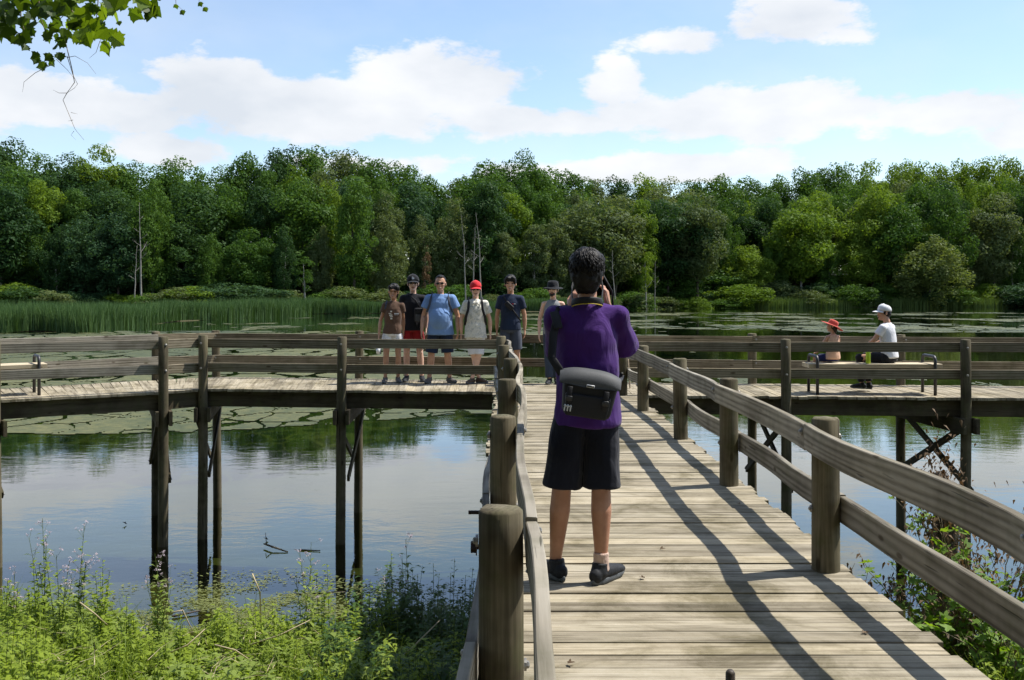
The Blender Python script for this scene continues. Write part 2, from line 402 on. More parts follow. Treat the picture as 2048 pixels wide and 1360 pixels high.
def poly_cells(cx, cy, rx, ry, seed, nv=9, j=.22):
    r = np.random.default_rng(seed); n = len(cx)
    ang = np.linspace(0, 2*np.pi, nv, endpoint=False)[None, :]+r.uniform(-.25, .25, (n, nv))
    rad = 1+r.uniform(-j, j, (n, nv))
    X = cx[:, None]+np.cos(ang)*rad*rx[:, None]; Y = cy[:, None]+np.sin(ang)*rad*ry[:, None]
    return X, Y
def algae_mats():
    """floating weed: a thin ragged skin on the water, parted by a net of dark cracks and thinning into drifting patches"""
    mn = mnoise; ys_ = [13.4]
    while ys_[-1] < 208: ys_.append(ys_[-1]*1.0042+.030)
    us = np.linspace(-.64, .64, 820); nu = len(us); ny = len(ys_)
    keep = []
    for j in range(ny-1):
        yc = (ys_[j]+ys_[j+1])/2; py = HOR+(CAMZ-WZ)*F/yc
        for i in range(nu-1):
            u = (us[i]+us[i+1])/2; px = 1024+F*u
            if py > 930: continue
            xc = u*yc
            if px < 1000:
                edge = 898-55*max(0, (px-250)/700)
                bias = .9 if py < edge-45 else .9-1.5*(py-edge+45)/45 if py < edge+20 else -9
                if py < 662: bias = -.50
                elif py < 690: bias = -.10
            else:
                bias = -9 if py > 790 else -.24 if py > 705 else (.12 if 655 < py else -.26)
                if px > 1500 and py > 665: bias = -.55
            if bias < -1.3: continue
            dens = mn.noise(Vector((xc*.045, yc*.055, 3.3)))+.55*mn.noise(Vector((xc*.16, yc*.10, 8.1)))+.30*mn.noise(Vector((xc*.7, yc*.45, 2.2)))
            if bias+dens < 0: continue
            k = 1.0 if yc < 22 else .62 if yc < 45 else .3
            wx = xc+.45/k*mn.noise(Vector((xc*.8*k, yc*.8*k, 4))); wy = yc+.45/k*mn.noise(Vector((xc*.8*k, yc*.8*k, 14)))
            d = mn.voronoi(Vector((wx*1.35*k, wy*.75*k, 0)))[0]
            wide = .065+.12*mn.noise(Vector((xc*.3, yc*.2, 21)))
            if d[1]-d[0] < wide: continue
            if yc > reed_front(u)-1: continue
            keep.append((j*nu+i))
    keep = np.array(keep, dtype=np.int64)
    U, Yg = np.meshgrid(us, np.array(ys_)); r = np.random.default_rng(8)
    X = U*Yg; V = np.stack([X, Yg, np.full_like(X, WZ+.010)+r.uniform(0, .006, X.shape)], -1).reshape(-1, 3)
    Fq = np.stack([keep, keep+1, keep+nu+1, keep+nu], 1)
    used, inv = np.unique(Fq, return_inverse=True)
    return mesh('algae_mats', V[used], inv.reshape(Fq.shape))
def algae_mat():
    m, N, L, out = mat_new('floating_algae')
    ge = N.new('ShaderNodeNewGeometry')
    n1 = nz(N, L, ge.outputs['Position'], 2.6, 8, .75); n2 = nz(N, L, ge.outputs['Position'], .08, 3, .5)
    f = math_n(N, L, 'ADD', math_n(N, L, 'MULTIPLY', n1, .6), math_n(N, L, 'MULTIPLY', n2, .44))
    c = ramp(N, L, f, [(.36, (.022,.032,.012)), (.50, (.065,.075,.024)), (.66, (.150,.142,.050))])
    pr(N, L, out, c, .5, .20, n1, .7, .05)
    return m
tag(link('floating_algae', algae_mats(), algae_mat()), 'olive green mats of floating weed broken by dark cracks', 'algae', kind='stuff')

def blades(bx, by, bz, h, w, lean, seed, bend=.18):
    """tapered upright blades, two quads each"""
    r = np.random.default_rng(seed); n = len(bx)
    a = r.uniform(0, 2*np.pi, n); la = r.uniform(0, 2*np.pi, n)
    dx, dy = np.cos(a)*w/2, np.sin(a)*w/2
    lx, ly = np.cos(la)*lean*h, np.sin(la)*lean*h
    V = np.zeros((n, 6, 3))
    for k, (t, ws) in enumerate(((0, 1), (.55, .8), (1, .15))):
        q = t*t
        for s, sg in enumerate((-1, 1)):
            V[:, 2*k+s, 0] = bx+sg*dx*ws+lx*q; V[:, 2*k+s, 1] = by+sg*dy*ws+ly*q; V[:, 2*k+s, 2] = bz+h*t*(1-bend*lean*t)
    b = np.arange(n)[:, None]*6
    Fq = np.concatenate([b+np.array([[0,1,3,2]]), b+np.array([[2,3,5,4]])], 0)
    return V.reshape(-1, 3), Fq
M['reed'] = leafmat('reed_leaf', (.036,.085,.030), (.088,.150,.046), .25, .2, (1.2,1.3,.6), spot=(.17,.15,.05))
M['reed_light'] = leafmat('reed_leaf_light', (.075,.125,.032), (.145,.195,.052), .3, .15, (1.2,1.3,.6), spot=(.22,.19,.07))
def build_reeds(lo, hi, seed, n):
    r = np.random.default_rng(seed)
    u = r.uniform(lo, hi, n); front = r.random(n) < .42
    yf = reed_front(u)+1.2*np.sin(u*90)+1.5*np.sin(u*37+1)
    yb = np.maximum(tree_line(u*yf*1.3)+2, yf+8)
    y = np.where(front, yf+np.abs(r.normal(0, 3.5, n)), yf+(yb-yf)*r.random(n)**1.0)
    x = u*y; z = np.maximum(ground_z(x, y), WZ-.2)
    pat = .85+.22*np.sin(x*.11)+.12*np.sin(y*.21+x*.05)
    h = r.uniform(1.6, 2.8, n)*pat*np.where(u > .11, 1.25, 1.0); w = r.uniform(.05, .11, n)*np.clip(y/140, .8, 2)
    return blades(x, y, z, h, w, r.uniform(.02, .22, n), seed+1)
for nm, lb, lo, hi, sd, n in (('reed_bed','broad bed of dark green reeds on the left far shore',-.60,.105,21,62000),('reed_bed','low strip of green reeds along the right far shore',.095,.60,22,26000)):
    V_, F_ = build_reeds(lo, hi, sd, n)
    tag(link(nm, mesh(nm, V_, F_), M['reed'] if sd == 21 else M['reed_light']), lb, 'reeds', kind='stuff')

# ================================================================== boardwalk
def vnoise(*a): return mnoise.noise(Vector(a))
plank_me = []
for k in range(4):
    g = G(); V, Fc = cbox((0,0,0), (1, 1, .038), .03)
    # unit plank (1 x 1), scaled to size by its object; ends worn a little
    V = [Vector((v.x, v.y, v.z+.0015*vnoise(v.x*3+k*7, v.y*3, 1))) for v in V]
    plank_me.append(mesh('plank', V, Fc))
def plank(parent, p, q, width, z=-.019):
    """one deck board from p to q (plan points)"""
    c, e, ln = aim((*p, 0), (*q, 0))
    e.x += rnd.uniform(-.012, .012); e.y += rnd.uniform(-.0012, .0012)
    o = link('plank', rnd.choice(plank_me), M['deck'], parent, (c.x, c.y, z+rnd.uniform(-.004, .003)), e, (ln*rnd.uniform(.996, 1.0), width, 1))
    if rnd.random() < .5: o.rotation_euler.z += math.pi
    return o
def board(name, parent, p, q, w, th, mat, warp=0.0, up=(0,0,1), seed=None):
    """sawn board with chamfered edges and a slight warp; w = upright height, th = thickness"""
    c, e, ln = aim(p, q, up); sd = rnd.uniform(0, 99) if seed is None else seed
    n = max(2, int(ln/.22)); V = []; Fc = []; ch = .004
    y, z = th/2, w/2
    sec = [(y-ch,z),(y,z-ch),(y,-z+ch),(y-ch,-z),(-y+ch,-z),(-y,-z+ch),(-y,z-ch),(-y+ch,z)]
    for i in range(n+1):
        t = i/n; x = -ln/2+ln*t; k = math.sin(math.pi*t)**.5 if warp else 0
        wy = warp*vnoise(x*.55, sd, 0)*1.6*k; wz = warp*.7*vnoise(x*.5, sd, 9)*k; tw = warp*1.2*vnoise(x*.4, sd, 5)*k
        for (a, b) in sec:
            a2 = a*math.cos(tw)-b*math.sin(tw); b2 = a*math.sin(tw)+b*math.cos(tw)
            rag = .0016*vnoise(x*9, a*60+sd, b*60)
            V.append((x, a2+wy, b2+wz+rag))
    for i in range(n):
        for k in range(8): Fc.append((i*8+k, (i+1)*8+k, (i+1)*8+(k+1) % 8, i*8+(k+1) % 8))
    Fc.append(tuple(range(8))); Fc.append(tuple(range((n+1)*8-1, n*8-1, -1)))
    return link(name, mesh(name, V, Fc), mat, parent, c, e)
def post(parent, x, y, top, bottom, r=.076, lean=(0, 0), name='post'):
    sd = rnd.uniform(0, 99); n = 18; zs = [0]; h = top-bottom
    while zs[-1] < h-.02: zs.append(min(h, zs[-1]+max(.16, min(.5, h/14))))
    V = []; Fc = []
    for z in zs:
        bx = .012*vnoise(z*.5, sd, 2)*min(1, (h-z)/1.0 if h > 1 else 1); by = .012*vnoise(z*.5, sd, 4)
        for k in range(n):
            w = 2*math.pi*k/n
            rr = r*(1.06-.10*z/max(h, 1))*(1+.05*vnoise(math.cos(w)*1.1+sd, math.sin(w)*1.1, z*.35)+.012*vnoise(math.cos(w)*6, math.sin(w)*6+sd, z*.5))
            V.append((bx+math.cos(w)*rr, by+math.sin(w)*rr, z-h))
    for i in range(len(zs)-1):
        for k in range(n): Fc.append((i*n+k, i*n+(k+1) % n, (i+1)*n+(k+1) % n, (i+1)*n+k))
    Fc.append(tuple(range(n))[::-1])
    t0 = (len(zs)-1)*n; o = len(V)                           # worn, slightly domed top
    for k in range(n):
        v = Vector(V[t0+k]); V.append((v.x*.86, v.y*.86, v.z+.010+.006*vnoise(v.x*20+sd, v.y*20, 0)))
    for k in range(n): Fc.append((t0+k, t0+(k+1) % n, o+(k+1) % n, o+k))
    c = len(V); V.append((0, 0, .014+rnd.uniform(-.008, .006)))
    for k in range(n): Fc.append((o+k, o+(k+1) % n, c))
    ob = link(name, mesh(name, V, Fc), M['post'], parent, (x, y, top), (rnd.uniform(-.008, .008)+lean[0], rnd.uniform(-.008, .008)+lean[1], rnd.uniform(0, 6)))
    ob.data.polygons.foreach_set('use_smooth', np.ones(len(ob.data.polygons), dtype=bool))
    return ob
bolt_me = None
def bolt(parent, p, d, r=.014, ln=.014, rod=0.0, mat=None):
    """domed bolt head (or a threaded rod end with nut)"""
    global bolt_me
    if rod == 0 and bolt_me is None:
        g = G(); g.add(*loft([(0,0,-.004),(0,0,.004)], [.020,.020], 10, (0,1,0), True, False)); g.add(*loft([(0,0,.003),(0,0,.010),(0,0,.014)], [.013,.012,.006], 6, (0,1,0), True, False))
        bolt_me = mesh('bolt', g.v, g.f)
    e = Vector(d).to_track_quat('Z', 'Y').to_euler()
    if rod == 0: return link('bolt', bolt_me, M['bolt'], parent, p, e)
    g = G(); g.add(*loft([(0,0,-.02),(0,0,rod)], [.011,.011], 10, (0,1,0), True, False)); g.add(*loft([(0,0,.0),(0,0,.022)], [.026,.026], 6, (0,1,0), True, False)); g.add(*loft([(0,0,-.004),(0,0,.0)], [.036,.036], 14, (0,1,0), True, False))
    return link('bolt', mesh('bolt', g.v, g.f), M['rust'], parent, p, e)

# --- decks ---------------------------------------------------------
LX, RX = -.24, 1.88
walk = empty('boardwalk', (0,0,0), 0, 'straight boardwalk of weathered planks leading to the photographer', None, None, 'structure')
y = -1.2; end_y = 16.95
while y < end_y:
    w = rnd.choice([.138,.138,.138,.140,.136])
    yr = y+w/2
    # the far end runs on across the cross deck to its rear edge, which slants
    lx, rx = (LX if yr > 9.5 else -.115)+rnd.uniform(-.03, .02), RX+rnd.uniform(-.025, .025)
    if yr > 15.2: lx, rx = -.30, 1.83
    plank(walk, (lx, yr+rnd.uniform(-.003, .003)), (rx, yr+rnd.uniform(-.003, .003)), w)
    y += w+rnd.uniform(.003, .009)
for x in (-.05, .82, RX-.10):
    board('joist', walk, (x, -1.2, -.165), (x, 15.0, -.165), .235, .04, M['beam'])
# front edge / rear edge of the cross deck as post positions in plan
FR = [(-9.6,13.0), (-7.42,14.35), (-5.42,15.55), (-4.96,16.05), (-2.67,15.72), (-.17,15.52)]
FRR = [(1.66,15.06), (4.05,14.80), (6.65,14.66), (9.25,14.45), (11.8,14.3)]
RE = [(-10.9,14.0), (-8.55,15.75), (-6.32,17.75), (-5.45,18.40), (-2.75,18.02), (-.10,17.62), (1.75,17.30), (4.07,16.95), (6.50,16.72), (9.2,16.45), (11.9,16.2)]
def seg_deck(name, label, f0, f1, r0, r1, overhang=.05):
    d = empty(name, (0,0,0), 0, label, None, None, 'structure')
    f0, f1, r0, r1 = map(Vector, (f0, f1, r0, r1))
    ln = ((f1-f0).length+(r1-r0).length)/2; n = max(1, round(ln/.1445))
    for i in range(n):
        t = (i+.5)/n
        a = f0.lerp(f1, t); b = r0.lerp(r1, t); dr = (b-a).normalized()
        wid = ((f1-f0).length*.5+(r1-r0).length*.5)/n-rnd.uniform(.004, .009)
        a2 = a+dr*(.06+rnd.uniform(-.03, .02)-overhang); b2 = b-dr*(.06+rnd.uniform(-.03, .03))
        plank(d, a2, b2, wid)
    nrm = ((r0+r1)/2-(f0+f1)/2).normalized()*.10
    for a, b in ((f0+nrm, f1+nrm), (r0-nrm, r1-nrm), ((f0+r0)/2, (f1+r1)/2)):
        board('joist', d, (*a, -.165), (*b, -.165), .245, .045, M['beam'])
    return d
deckL = seg_deck('cross_deck', 'left arm of the cross boardwalk, where five people stand', FR[3], (-.30,15.53), RE[3], (-.30,17.65))
seg_deck('angled_deck', 'short wedge of boardwalk between the two left corner posts', FR[2], FR[3], RE[2], RE[3])
seg_deck('angled_deck', 'left end of boardwalk angling towards the viewer, with a bench', FR[0], FR[2], RE[0], RE[2])
deckR = seg_deck('cross_deck', 'right arm of the cross boardwalk, under the bench sitters', (1.84,15.04), FRR[4], (1.84,17.28), RE[10])

# --- railings ------------------------------------------------------
PT = .845
HI, LO = .735, .335                                    # centre heights of the upper and lower rails
RW = .145
def railing(label, pts, inner, water=True, ends=True, side_hi=1, side_lo=1, tops=None, mat='rail', warp=.012, bolts=True, skip_posts=()):
    """posts at plan points with an upper and a lower rail; inner = sign of the rail side"""
    rl = empty('railing', (*pts[0], 0), 0, label, 'railing', 'boardwalk railings'); off = Vector((*pts[0], 0))
    ps = [Vector((*p, 0))-off for p in pts]
    for i, p in enumerate(ps):
        if i in skip_posts: continue
        gz = float(ground_z(p.x+off.x, p.y+off.y))
        po = post(rl, p.x, p.y, PT+rnd.uniform(-.015, .015) if tops is None else tops[i], max(gz-.4, -4.2))
    for i in range(len(ps)-1):
        a, b = ps[i], ps[i+1]; d = (b-a).normalized(); nr = Vector((-d.y, d.x, 0))
        for z, sd in ((HI, side_hi), (LO, side_lo)):
            o = nr*inner*sd*(.077+.021)
            dz = rnd.uniform(-.008, .008)
            board('rail', rl, a+o+Vector((0,0,z+dz))-d*(-.001), b+o+Vector((0,0,z+dz+rnd.uniform(-.006,.006)))-d*.002, RW, .038, M[mat], warp)
            if bolts:
                q = a-nr*inner*sd*.078+Vector((0,0,z)); bolt(rl, q, -nr*inner*sd)
                q2 = a+nr*inner*sd*(.077+.042)+d*.05+Vector((0,0,z+.02)); bolt(rl, q2, nr*inner*sd)
    return rl
rl1 = railing('railing on the left of the straight walkway, seen end on', [(-.03,.75),(-.035,3.22),(-.05,5.62),(-.04,8.06),(-.02,10.55),(-.11,13.2),(-.17,15.52)], -1, side_lo=-1, tops=[.84,.83,.832,.83,.835,.84,.86], mat='rail_grey', warp=.038)
rl2 = railing('railing on the right of the straight walkway, running to the lower right', [(1.76,-.7),(1.75,.70),(1.745,3.12),(1.74,5.56),(1.742,8.02),(1.76,10.5),(1.71,13.05),(1.66,15.06)], 1, side_lo=-1, tops=[.84,.84,.84,.83,.84,.84,.84,.84], mat='rail_grey', warp=.04)
railing('front railing of the left deck, between the corner posts and the walkway', FR[2:6], 1, skip_posts=(3,))
railing('front railing of the far left angled deck, ending at the corner post', FR[0:3], 1, skip_posts=(2,), mat='rail_grey')
railing('front railing of the right deck, in front of the bench', FRR, 1, skip_posts=(0,))
railing('rear railing of the far left angled deck, behind the empty bench', RE[0:3], -1, skip_posts=(2,), mat='rail_grey')
railing('long rear railing behind the standing group and the bench', RE[2:], -1, warp=.01)
# through rods on the outside of the nearest left posts
for (yy, zz, rd) in ((5.62,.30,.09),(4.3,.44,.02)):
    bolt(rl1, (-.155-rl1.location.x, yy-rl1.location.y, zz), (-1,0,0), rod=rd)

# --- support bents: caps and cross braces under the cross deck --------
def bent(i, f, r, label):
    f = Vector((*f, 0)); r = Vector((*r, 0)); d = (r-f).normalized(); nr = Vector((-d.y, d.x, 0))
    b = empty('support_bent', (f.x, f.y, -.3), 0, label, 'support', 'braced supports under the cross deck')
    o = Vector((f.x, f.y, -.3))
    for s in (-1, 1):
        a = f-d*.17+nr*s*.10+Vector((0,0,-.405))-o; c = r+d*.17+nr*s*.10+Vector((0,0,-.405))-o
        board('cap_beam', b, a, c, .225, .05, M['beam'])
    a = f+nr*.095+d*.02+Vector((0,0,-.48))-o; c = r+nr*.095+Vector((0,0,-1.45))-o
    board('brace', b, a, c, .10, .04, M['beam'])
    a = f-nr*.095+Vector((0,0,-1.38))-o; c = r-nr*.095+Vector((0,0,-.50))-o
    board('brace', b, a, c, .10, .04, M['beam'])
    bolt(b, f-nr*.115+Vector((0,0,-1.36))-o, -nr); bolt(b, r+nr*.115+Vector((0,0,-1.43))-o, nr)
for i, (f, r, lb) in enumerate([(FR[1], RE[1], 'dark timber support at the left edge under the angled deck'), (FR[2], RE[2], 'dark timber support under the left corner post'),
        (FR[3], RE[3], 'dark braced support right of the left corner'), (FR[4], RE[4], 'dark braced support midway along the left deck'),
        (FRR[1], RE[7], 'dark braced support under the right deck, behind the walkway railing'), (FRR[2], RE[8], 'dark braced support under the right deck, beside the dried vine')]):
    bent(i, f, r, lb)

# --- benches ---------------------------------------------------------
def bench(name, label, p, q, back):
    """backless plank bench with two bent tube frames; p, q = plan of the near seat ends; back = depth direction"""
    p, q, back = Vector((*p, 0)), Vector((*q, 0)), Vector((*back, 0)).normalized(); d = (q-p).normalized(); ln = (q-p).length
    t = empty(name, p, math.atan2(d.y, d.x), label, 'bench', 'wooden benches on the boardwalk')
    for k in range(3):
        board('seat_slat', t, (-.06, .065+k*.145, .435), (ln+.06, .065+k*.145, .435), .062, .138, M['bench'])
    for x in (.06, ln-.06):
        pts = [(x,-.03,0),(x,-.03,.50),(x,-.02,.545),(x,.01,.572),(x,.05,.58),(x,.40,.58),(x,.445,.572),(x,.475,.545),(x,.485,.50),(x,.485,0)]
        g = G(); g.add(*loft(pts, [.024]*len(pts), 12, (1,0,0), True, False)); g.build('leg_frame', M['metal'], t, True)
        board('seat_bracket', t, (x,-.02,.385), (x,.475,.385), .035, .04, M['metal'])
    board('stretcher', t, (.06,.23,.372), (ln-.06,.23,.372), .05, .04, M['metal'])
    return t
bench('bench', 'pale wooden bench with dark bent metal legs under the two sitters', (4.55,15.12), (6.42,15.05), (0,1))
bench('bench', 'empty pale bench on the angled deck at the left edge', (-8.75,14.02), (-7.08,15.10), (-.5,.86))


# ================================================================== far wood
NUM = ['first','second','third','fourth','fifth','sixth','seventh','eighth','ninth','tenth','eleventh','twelfth','thirteenth','fourteenth','fifteenth','sixteenth','seventeenth','eighteenth','nineteenth']
def ordinal(n):
    if n < 20: return NUM[n-1]
    t, u = divmod(n, 10); w = ['','','twenty','thirty','forty','fifty','sixty','seventy','eighty','ninety'][t]
    return (w[:-1]+'ieth') if u == 0 else w+'-'+NUM[u-1]
def leaf_quads(cen, nrm, size, r, aspect=.8):
    n = len(cen)
    nrm = nrm/np.maximum(np.linalg.norm(nrm, axis=1, keepdims=True), 1e-6)
    t = r.normal(size=(n, 3)); t -= (t*nrm).sum(1, keepdims=True)*nrm; t /= np.maximum(np.linalg.norm(t, axis=1, keepdims=True), 1e-6)
    b = np.cross(nrm, t); s = size[:, None]
    V = np.stack([cen-t*s, cen-b*s*aspect*.6+t*s*.1, cen+t*s, cen+b*s*aspect*.6-t*s*.1], 1)
    i = np.arange(n)[:, None]*4
    return V.reshape(-1, 3), i+np.array([[0,1,2,3]])
def crown(seed, kind):
    """leaf clumps through a crown volume; unit tree is 20 m tall and about 9 m wide"""
    r = np.random.default_rng(seed); cl = []
    if kind == 'broad': zc, hz, rw, nc, cr, nl, ls = 11.6, 7.4, 4.3, 84, (1.0, 2.0), 165, .255
    elif kind == 'round': zc, hz, rw, nc, cr, nl, ls = 11.8, 7.0, 4.9, 90, (1.0, 2.2), 170, .26
    elif kind == 'tall': zc, hz, rw, nc, cr, nl, ls = 11.0, 8.2, 3.2, 84, (.8, 1.6), 150, .235
    elif kind == 'feather': zc, hz, rw, nc, cr, nl, ls = 11.0, 8.0, 3.8, 115, (.7, 1.5), 125, .21
    elif kind == 'willow': zc, hz, rw, nc, cr, nl, ls = 10.0, 8.6, 4.6, 120, (.8, 1.7), 110, .26
    elif kind == 'bush': zc, hz, rw, nc, cr, nl, ls = 8.0, 9.0, 7.5, 60, (1.6, 3.4), 120, .46
    elif kind == 'thin': zc, hz, rw, nc, cr, nl, ls = 13.5, 6.2, 2.6, 26, (.7, 1.3), 55, .24
    lob = r.uniform(0, 6.28, 3)
    while len(cl) < nc:
        p = r.uniform(-1, 1, 3); q = np.linalg.norm(p)
        if q > 1: continue
        a = math.atan2(p[1], p[0])
        wob = 1+.20*math.sin(2*a+lob[0]+2*p[2])+.15*math.sin(3*a+lob[1]-3*p[2])
        if r.random() > .25+.75*q: continue
        # fuller below the middle, narrowing to a broken top
        wz = 1.06 if p[2] < .1 else 1.06-.12*(p[2]-.1)
        cl.append((p[0]*rw*wob*wz, p[1]*rw*wob*wz, zc+p[2]*hz*(1+.12*math.sin(3*a+lob[2])), r.uniform(*cr)))
    C_, N_, S_ = [], [], []
    for (x, y, z, c) in cl:
        n = int(nl*(c/np.mean(cr))**1.6)
        d = r.normal(size=(n, 3)); d /= np.linalg.norm(d, axis=1, keepdims=True)
        rad = c*(.55+.5*r.random((n, 1))**.6)
        sq = np.array([1.05, 1.05, .92]) if kind not in ('willow', 'feather') else np.array([.9, .9, 1.2])
        P = np.array([x, y, z])+d*rad*sq
        if kind == 'willow':
            P[:, 2] -= np.abs(r.normal(0, 1.6, n))*(np.hypot(P[:, 0], P[:, 1])/6)
        C_.append(P); N_.append(d+r.normal(0, .45, (n, 3))+np.array([0, 0, .1])); S_.append(ls*r.uniform(.6, 1.35, n))
    return leaf_quads(np.concatenate(C_), np.concatenate(N_), np.concatenate(S_), r)
def trunk(seed, h=15, r0=.30, limbs=7, lean=.3, up_from=.35, bare=False):
    r = random.Random(seed); g = G()
    n = 7; pts = [Vector((0,0,-.5))]
    for i in range(1, n+1):
        t = i/n; pts.append(Vector((lean*math.sin(t*2.2+seed)*t+r.uniform(-.1,.1), lean*math.cos(t*1.7+seed*2)*t+r.uniform(-.1,.1), h*t)))
    g.add(*loft(pts, [r0*1.25]+[r0*(1-.86*(i/n)) for i in range(1, n+1)], 8))
    for k in range(limbs):
        t = up_from+(1-up_from)*(k+.5)/limbs; i = min(n-1, int(t*n)); p = pts[i].lerp(pts[i+1], t*n-i)
        a = k*2.4+r.uniform(-.4, .4); ln = (1.15-t)*h*(.24 if not bare else .17)*r.uniform(.8, 1.3)
        d = Vector((math.cos(a), math.sin(a), r.uniform(.5, 1.1))).normalized()
        q1 = p+d*ln*.5; q2 = q1+(d+Vector((0,0,.35))).normalized()*ln*.5
        rr = r0*(1-.8*t)*.55
        g.add(*loft([p, q1, q2], [rr, rr*.6, rr*.2], 6))
        if bare:
            for s in (-1, 1):
                e = q1+Vector((math.cos(a+s*.7), math.sin(a+s*.7), .8)).normalized()*ln*.45
                g.add(*loft([q1, e], [rr*.4, rr*.12], 5))
    return mesh('trunk', g.v, g.f, True)
LM = {
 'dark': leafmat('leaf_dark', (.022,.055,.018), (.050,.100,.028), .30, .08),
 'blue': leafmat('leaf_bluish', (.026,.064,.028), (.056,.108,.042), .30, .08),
 'mid': leafmat('leaf_mid', (.042,.096,.018), (.084,.155,.028), .34, .08),
 'bright': leafmat('leaf_bright', (.080,.145,.018), (.150,.225,.030), .38, .08),
 'grey': leafmat('leaf_greyish', (.072,.108,.040), (.130,.165,.064), .34, .1),
 'willow': leafmat('leaf_willow', (.105,.145,.042), (.160,.200,.064), .36, .1),
 'brown': leafmat('leaf_dead', (.10,.060,.028), (.15,.095,.045), .2, .1, (1,.8,.6)),
}
M['bark'] = plain('bark', (.085,.072,.055), .9, .15, 4, .45, .6, .05)
M['pale_bark'] = plain('pale_bark', (.25,.235,.20), .85, .2, 3, .35, .4, .03)
PROTO = {}
for k, n in (('broad',3),('round',3),('tall',2),('feather',2),('willow',1),('bush',2),('thin',1)):
    PROTO[k] = []
    for i in range(n):
        V_, F_ = crown(100+i*13+len(k)*7, k); PROTO[k].append(mesh('crown_'+k, V_, F_))
TR = [trunk(i, 15.5, .27, 7, .5) for i in range(3)]
TRB = [trunk(20+i, 17, .17, 9, .5, .45, True) for i in range(2)]
def tree(name, x, y, h, w, kind, tint, label, group, trunk_mat='bark', cat='tree', leafless=False):
    z = float(ground_z(x, y))
    o = empty(name, (x, y, z), rnd.uniform(0, 6.28), label, cat, group)
    s = h/20.0
    if leafless:
        link('trunk', rnd.choice(TRB), M[trunk_mat], o, (0,0,0), (rnd.uniform(-.06,.06), rnd.uniform(-.07,.07), 0), (w*.8, w*.8, h/17)); return o
    if kind != 'bush': link('trunk', rnd.choice(TR), M[trunk_mat], o, (0,0,0), (0,0,0), (max(.8, s)*1.1, max(.8, s)*1.1, s))
    else: link('stem', TR[0], M['bark'], o, (0,0,0), (0,0,0), (.35*s, .35*s, .75*s))
    link('crown', rnd.choice(PROTO[kind]), LM[tint], o, (0,0,0), (0,0,0), (w/9.0, w/9.0*rnd.uniform(.9, 1.1), s))
    return o
SKY = ([-200,0,60,110,150,200,260,330,360,430,460,540,640,720,800,860,900,925,1000,1060,1110,1200,1300,1370,1410,1480,1560,1650,1750,1850,1900,1980,2048,2250],
       [298,292,318,322,336,314,330,346,326,346,320,314,304,320,334,356,378,350,324,330,346,366,368,352,378,372,358,350,338,326,334,326,320,315])
def pick_kind(px, row):
    q = rnd.random()
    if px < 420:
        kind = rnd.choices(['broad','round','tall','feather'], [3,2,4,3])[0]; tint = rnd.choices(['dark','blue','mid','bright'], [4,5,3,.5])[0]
    elif px < 640:
        kind = rnd.choices(['broad','round','tall','feather'], [3,2,4,3])[0]; tint = rnd.choices(['dark','blue','mid','bright'], [3,3,4,1])[0]
    elif px < 1300:
        kind = rnd.choices(['broad','round','tall','feather'], [2,2,4,6])[0]; tint = rnd.choices(['dark','blue','mid','grey','bright'], [1.5,2,4,5,1])[0]
    elif px < 1600:
        kind = rnd.choices(['broad','round','tall','feather'], [3,3,4,3])[0]; tint = rnd.choices(['dark','blue','mid','grey','bright'], [2,2,5,2,2.5])[0]
    else:
        kind = rnd.choices(['broad','round','tall','feather'], [4,4,2,2])[0]; tint = rnd.choices(['dark','mid','grey','bright'], [1,4,2,5])[0]
    if row >= 2 and px > 300 and tint in ('dark', 'blue') and q < .5: tint = 'mid'
    return kind, tint
WORD = {'dark':'dark green','blue':'bluish green','mid':'green','bright':'yellow-green','grey':'grey-green','willow':'pale green','brown':'brown'}
ROWS = [('front row', 4, 6.6, .50), ('second row', 18, 7.6, .82), ('third row', 38, 8.6, .88), ('skyline row', 62, 8.4, 1.0)]
for ri, (rn, dy, step, fr) in enumerate(ROWS):
    px = -70 + rnd.uniform(0, 30); n = 0
    while px < 2130:
        u = (px-1024)/F
        Y = 240.0
        for _ in range(6): Y = float(tree_line(u*Y))+dy
        Y += rnd.uniform(-5, 5)
        n += 1
        top = float(np.interp(px, *SKY)); base = 592
        ytop = base-(base-top)*fr + rnd.uniform(-14, 18)*(1 if ri < 3 else .6) - (8 if ri == 3 else 0)
        if ri == 0: ytop = base-(base-top)*rnd.uniform(.42, .90)
        if ri == 3: ytop += rnd.choice([0, 0, 6, -8])
        x = u*Y; z0 = float(ground_z(x, Y)); h = max(7, CAMZ+(HOR-ytop)*Y/F-z0)
        kind, tint = pick_kind(px, ri)
        kind = kind if ri < 3 or kind in ('broad','round') else 'round'
        wd = h*.50 if kind in ('broad','round') else h*.36
        wd = min(max(wd, 6), 13)*rnd.uniform(1.0, 1.3)
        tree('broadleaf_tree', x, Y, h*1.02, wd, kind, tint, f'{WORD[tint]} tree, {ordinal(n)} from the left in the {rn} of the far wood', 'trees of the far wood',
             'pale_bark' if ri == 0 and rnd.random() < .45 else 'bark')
        px += step*F/Y*rnd.uniform(.72, 1.25)
# understorey: saplings and tall bushes that close the wood below the crowns
px = -60; n = 0
while px < 2120:
    u = (px-1024)/F; Y = 240.0; dy = rnd.choice([8, 14, 14, 22, 22, 30])
    for _ in range(6): Y = float(tree_line(u*Y))+dy
    n += 1; h = rnd.uniform(6, 10)
    _, tint = pick_kind(px, 0); tint = {'bright': 'mid', 'grey': 'blue'}.get(tint, tint) if px < 1500 else tint
    tree('understorey_tree', u*Y, Y, h, h*rnd.uniform(.75, 1.1), 'bush', tint, f'{ordinal(n)} low bushy tree from the left under the far wood, {WORD[tint]}', 'understorey of the far wood')
    px += rnd.uniform(18, 40)
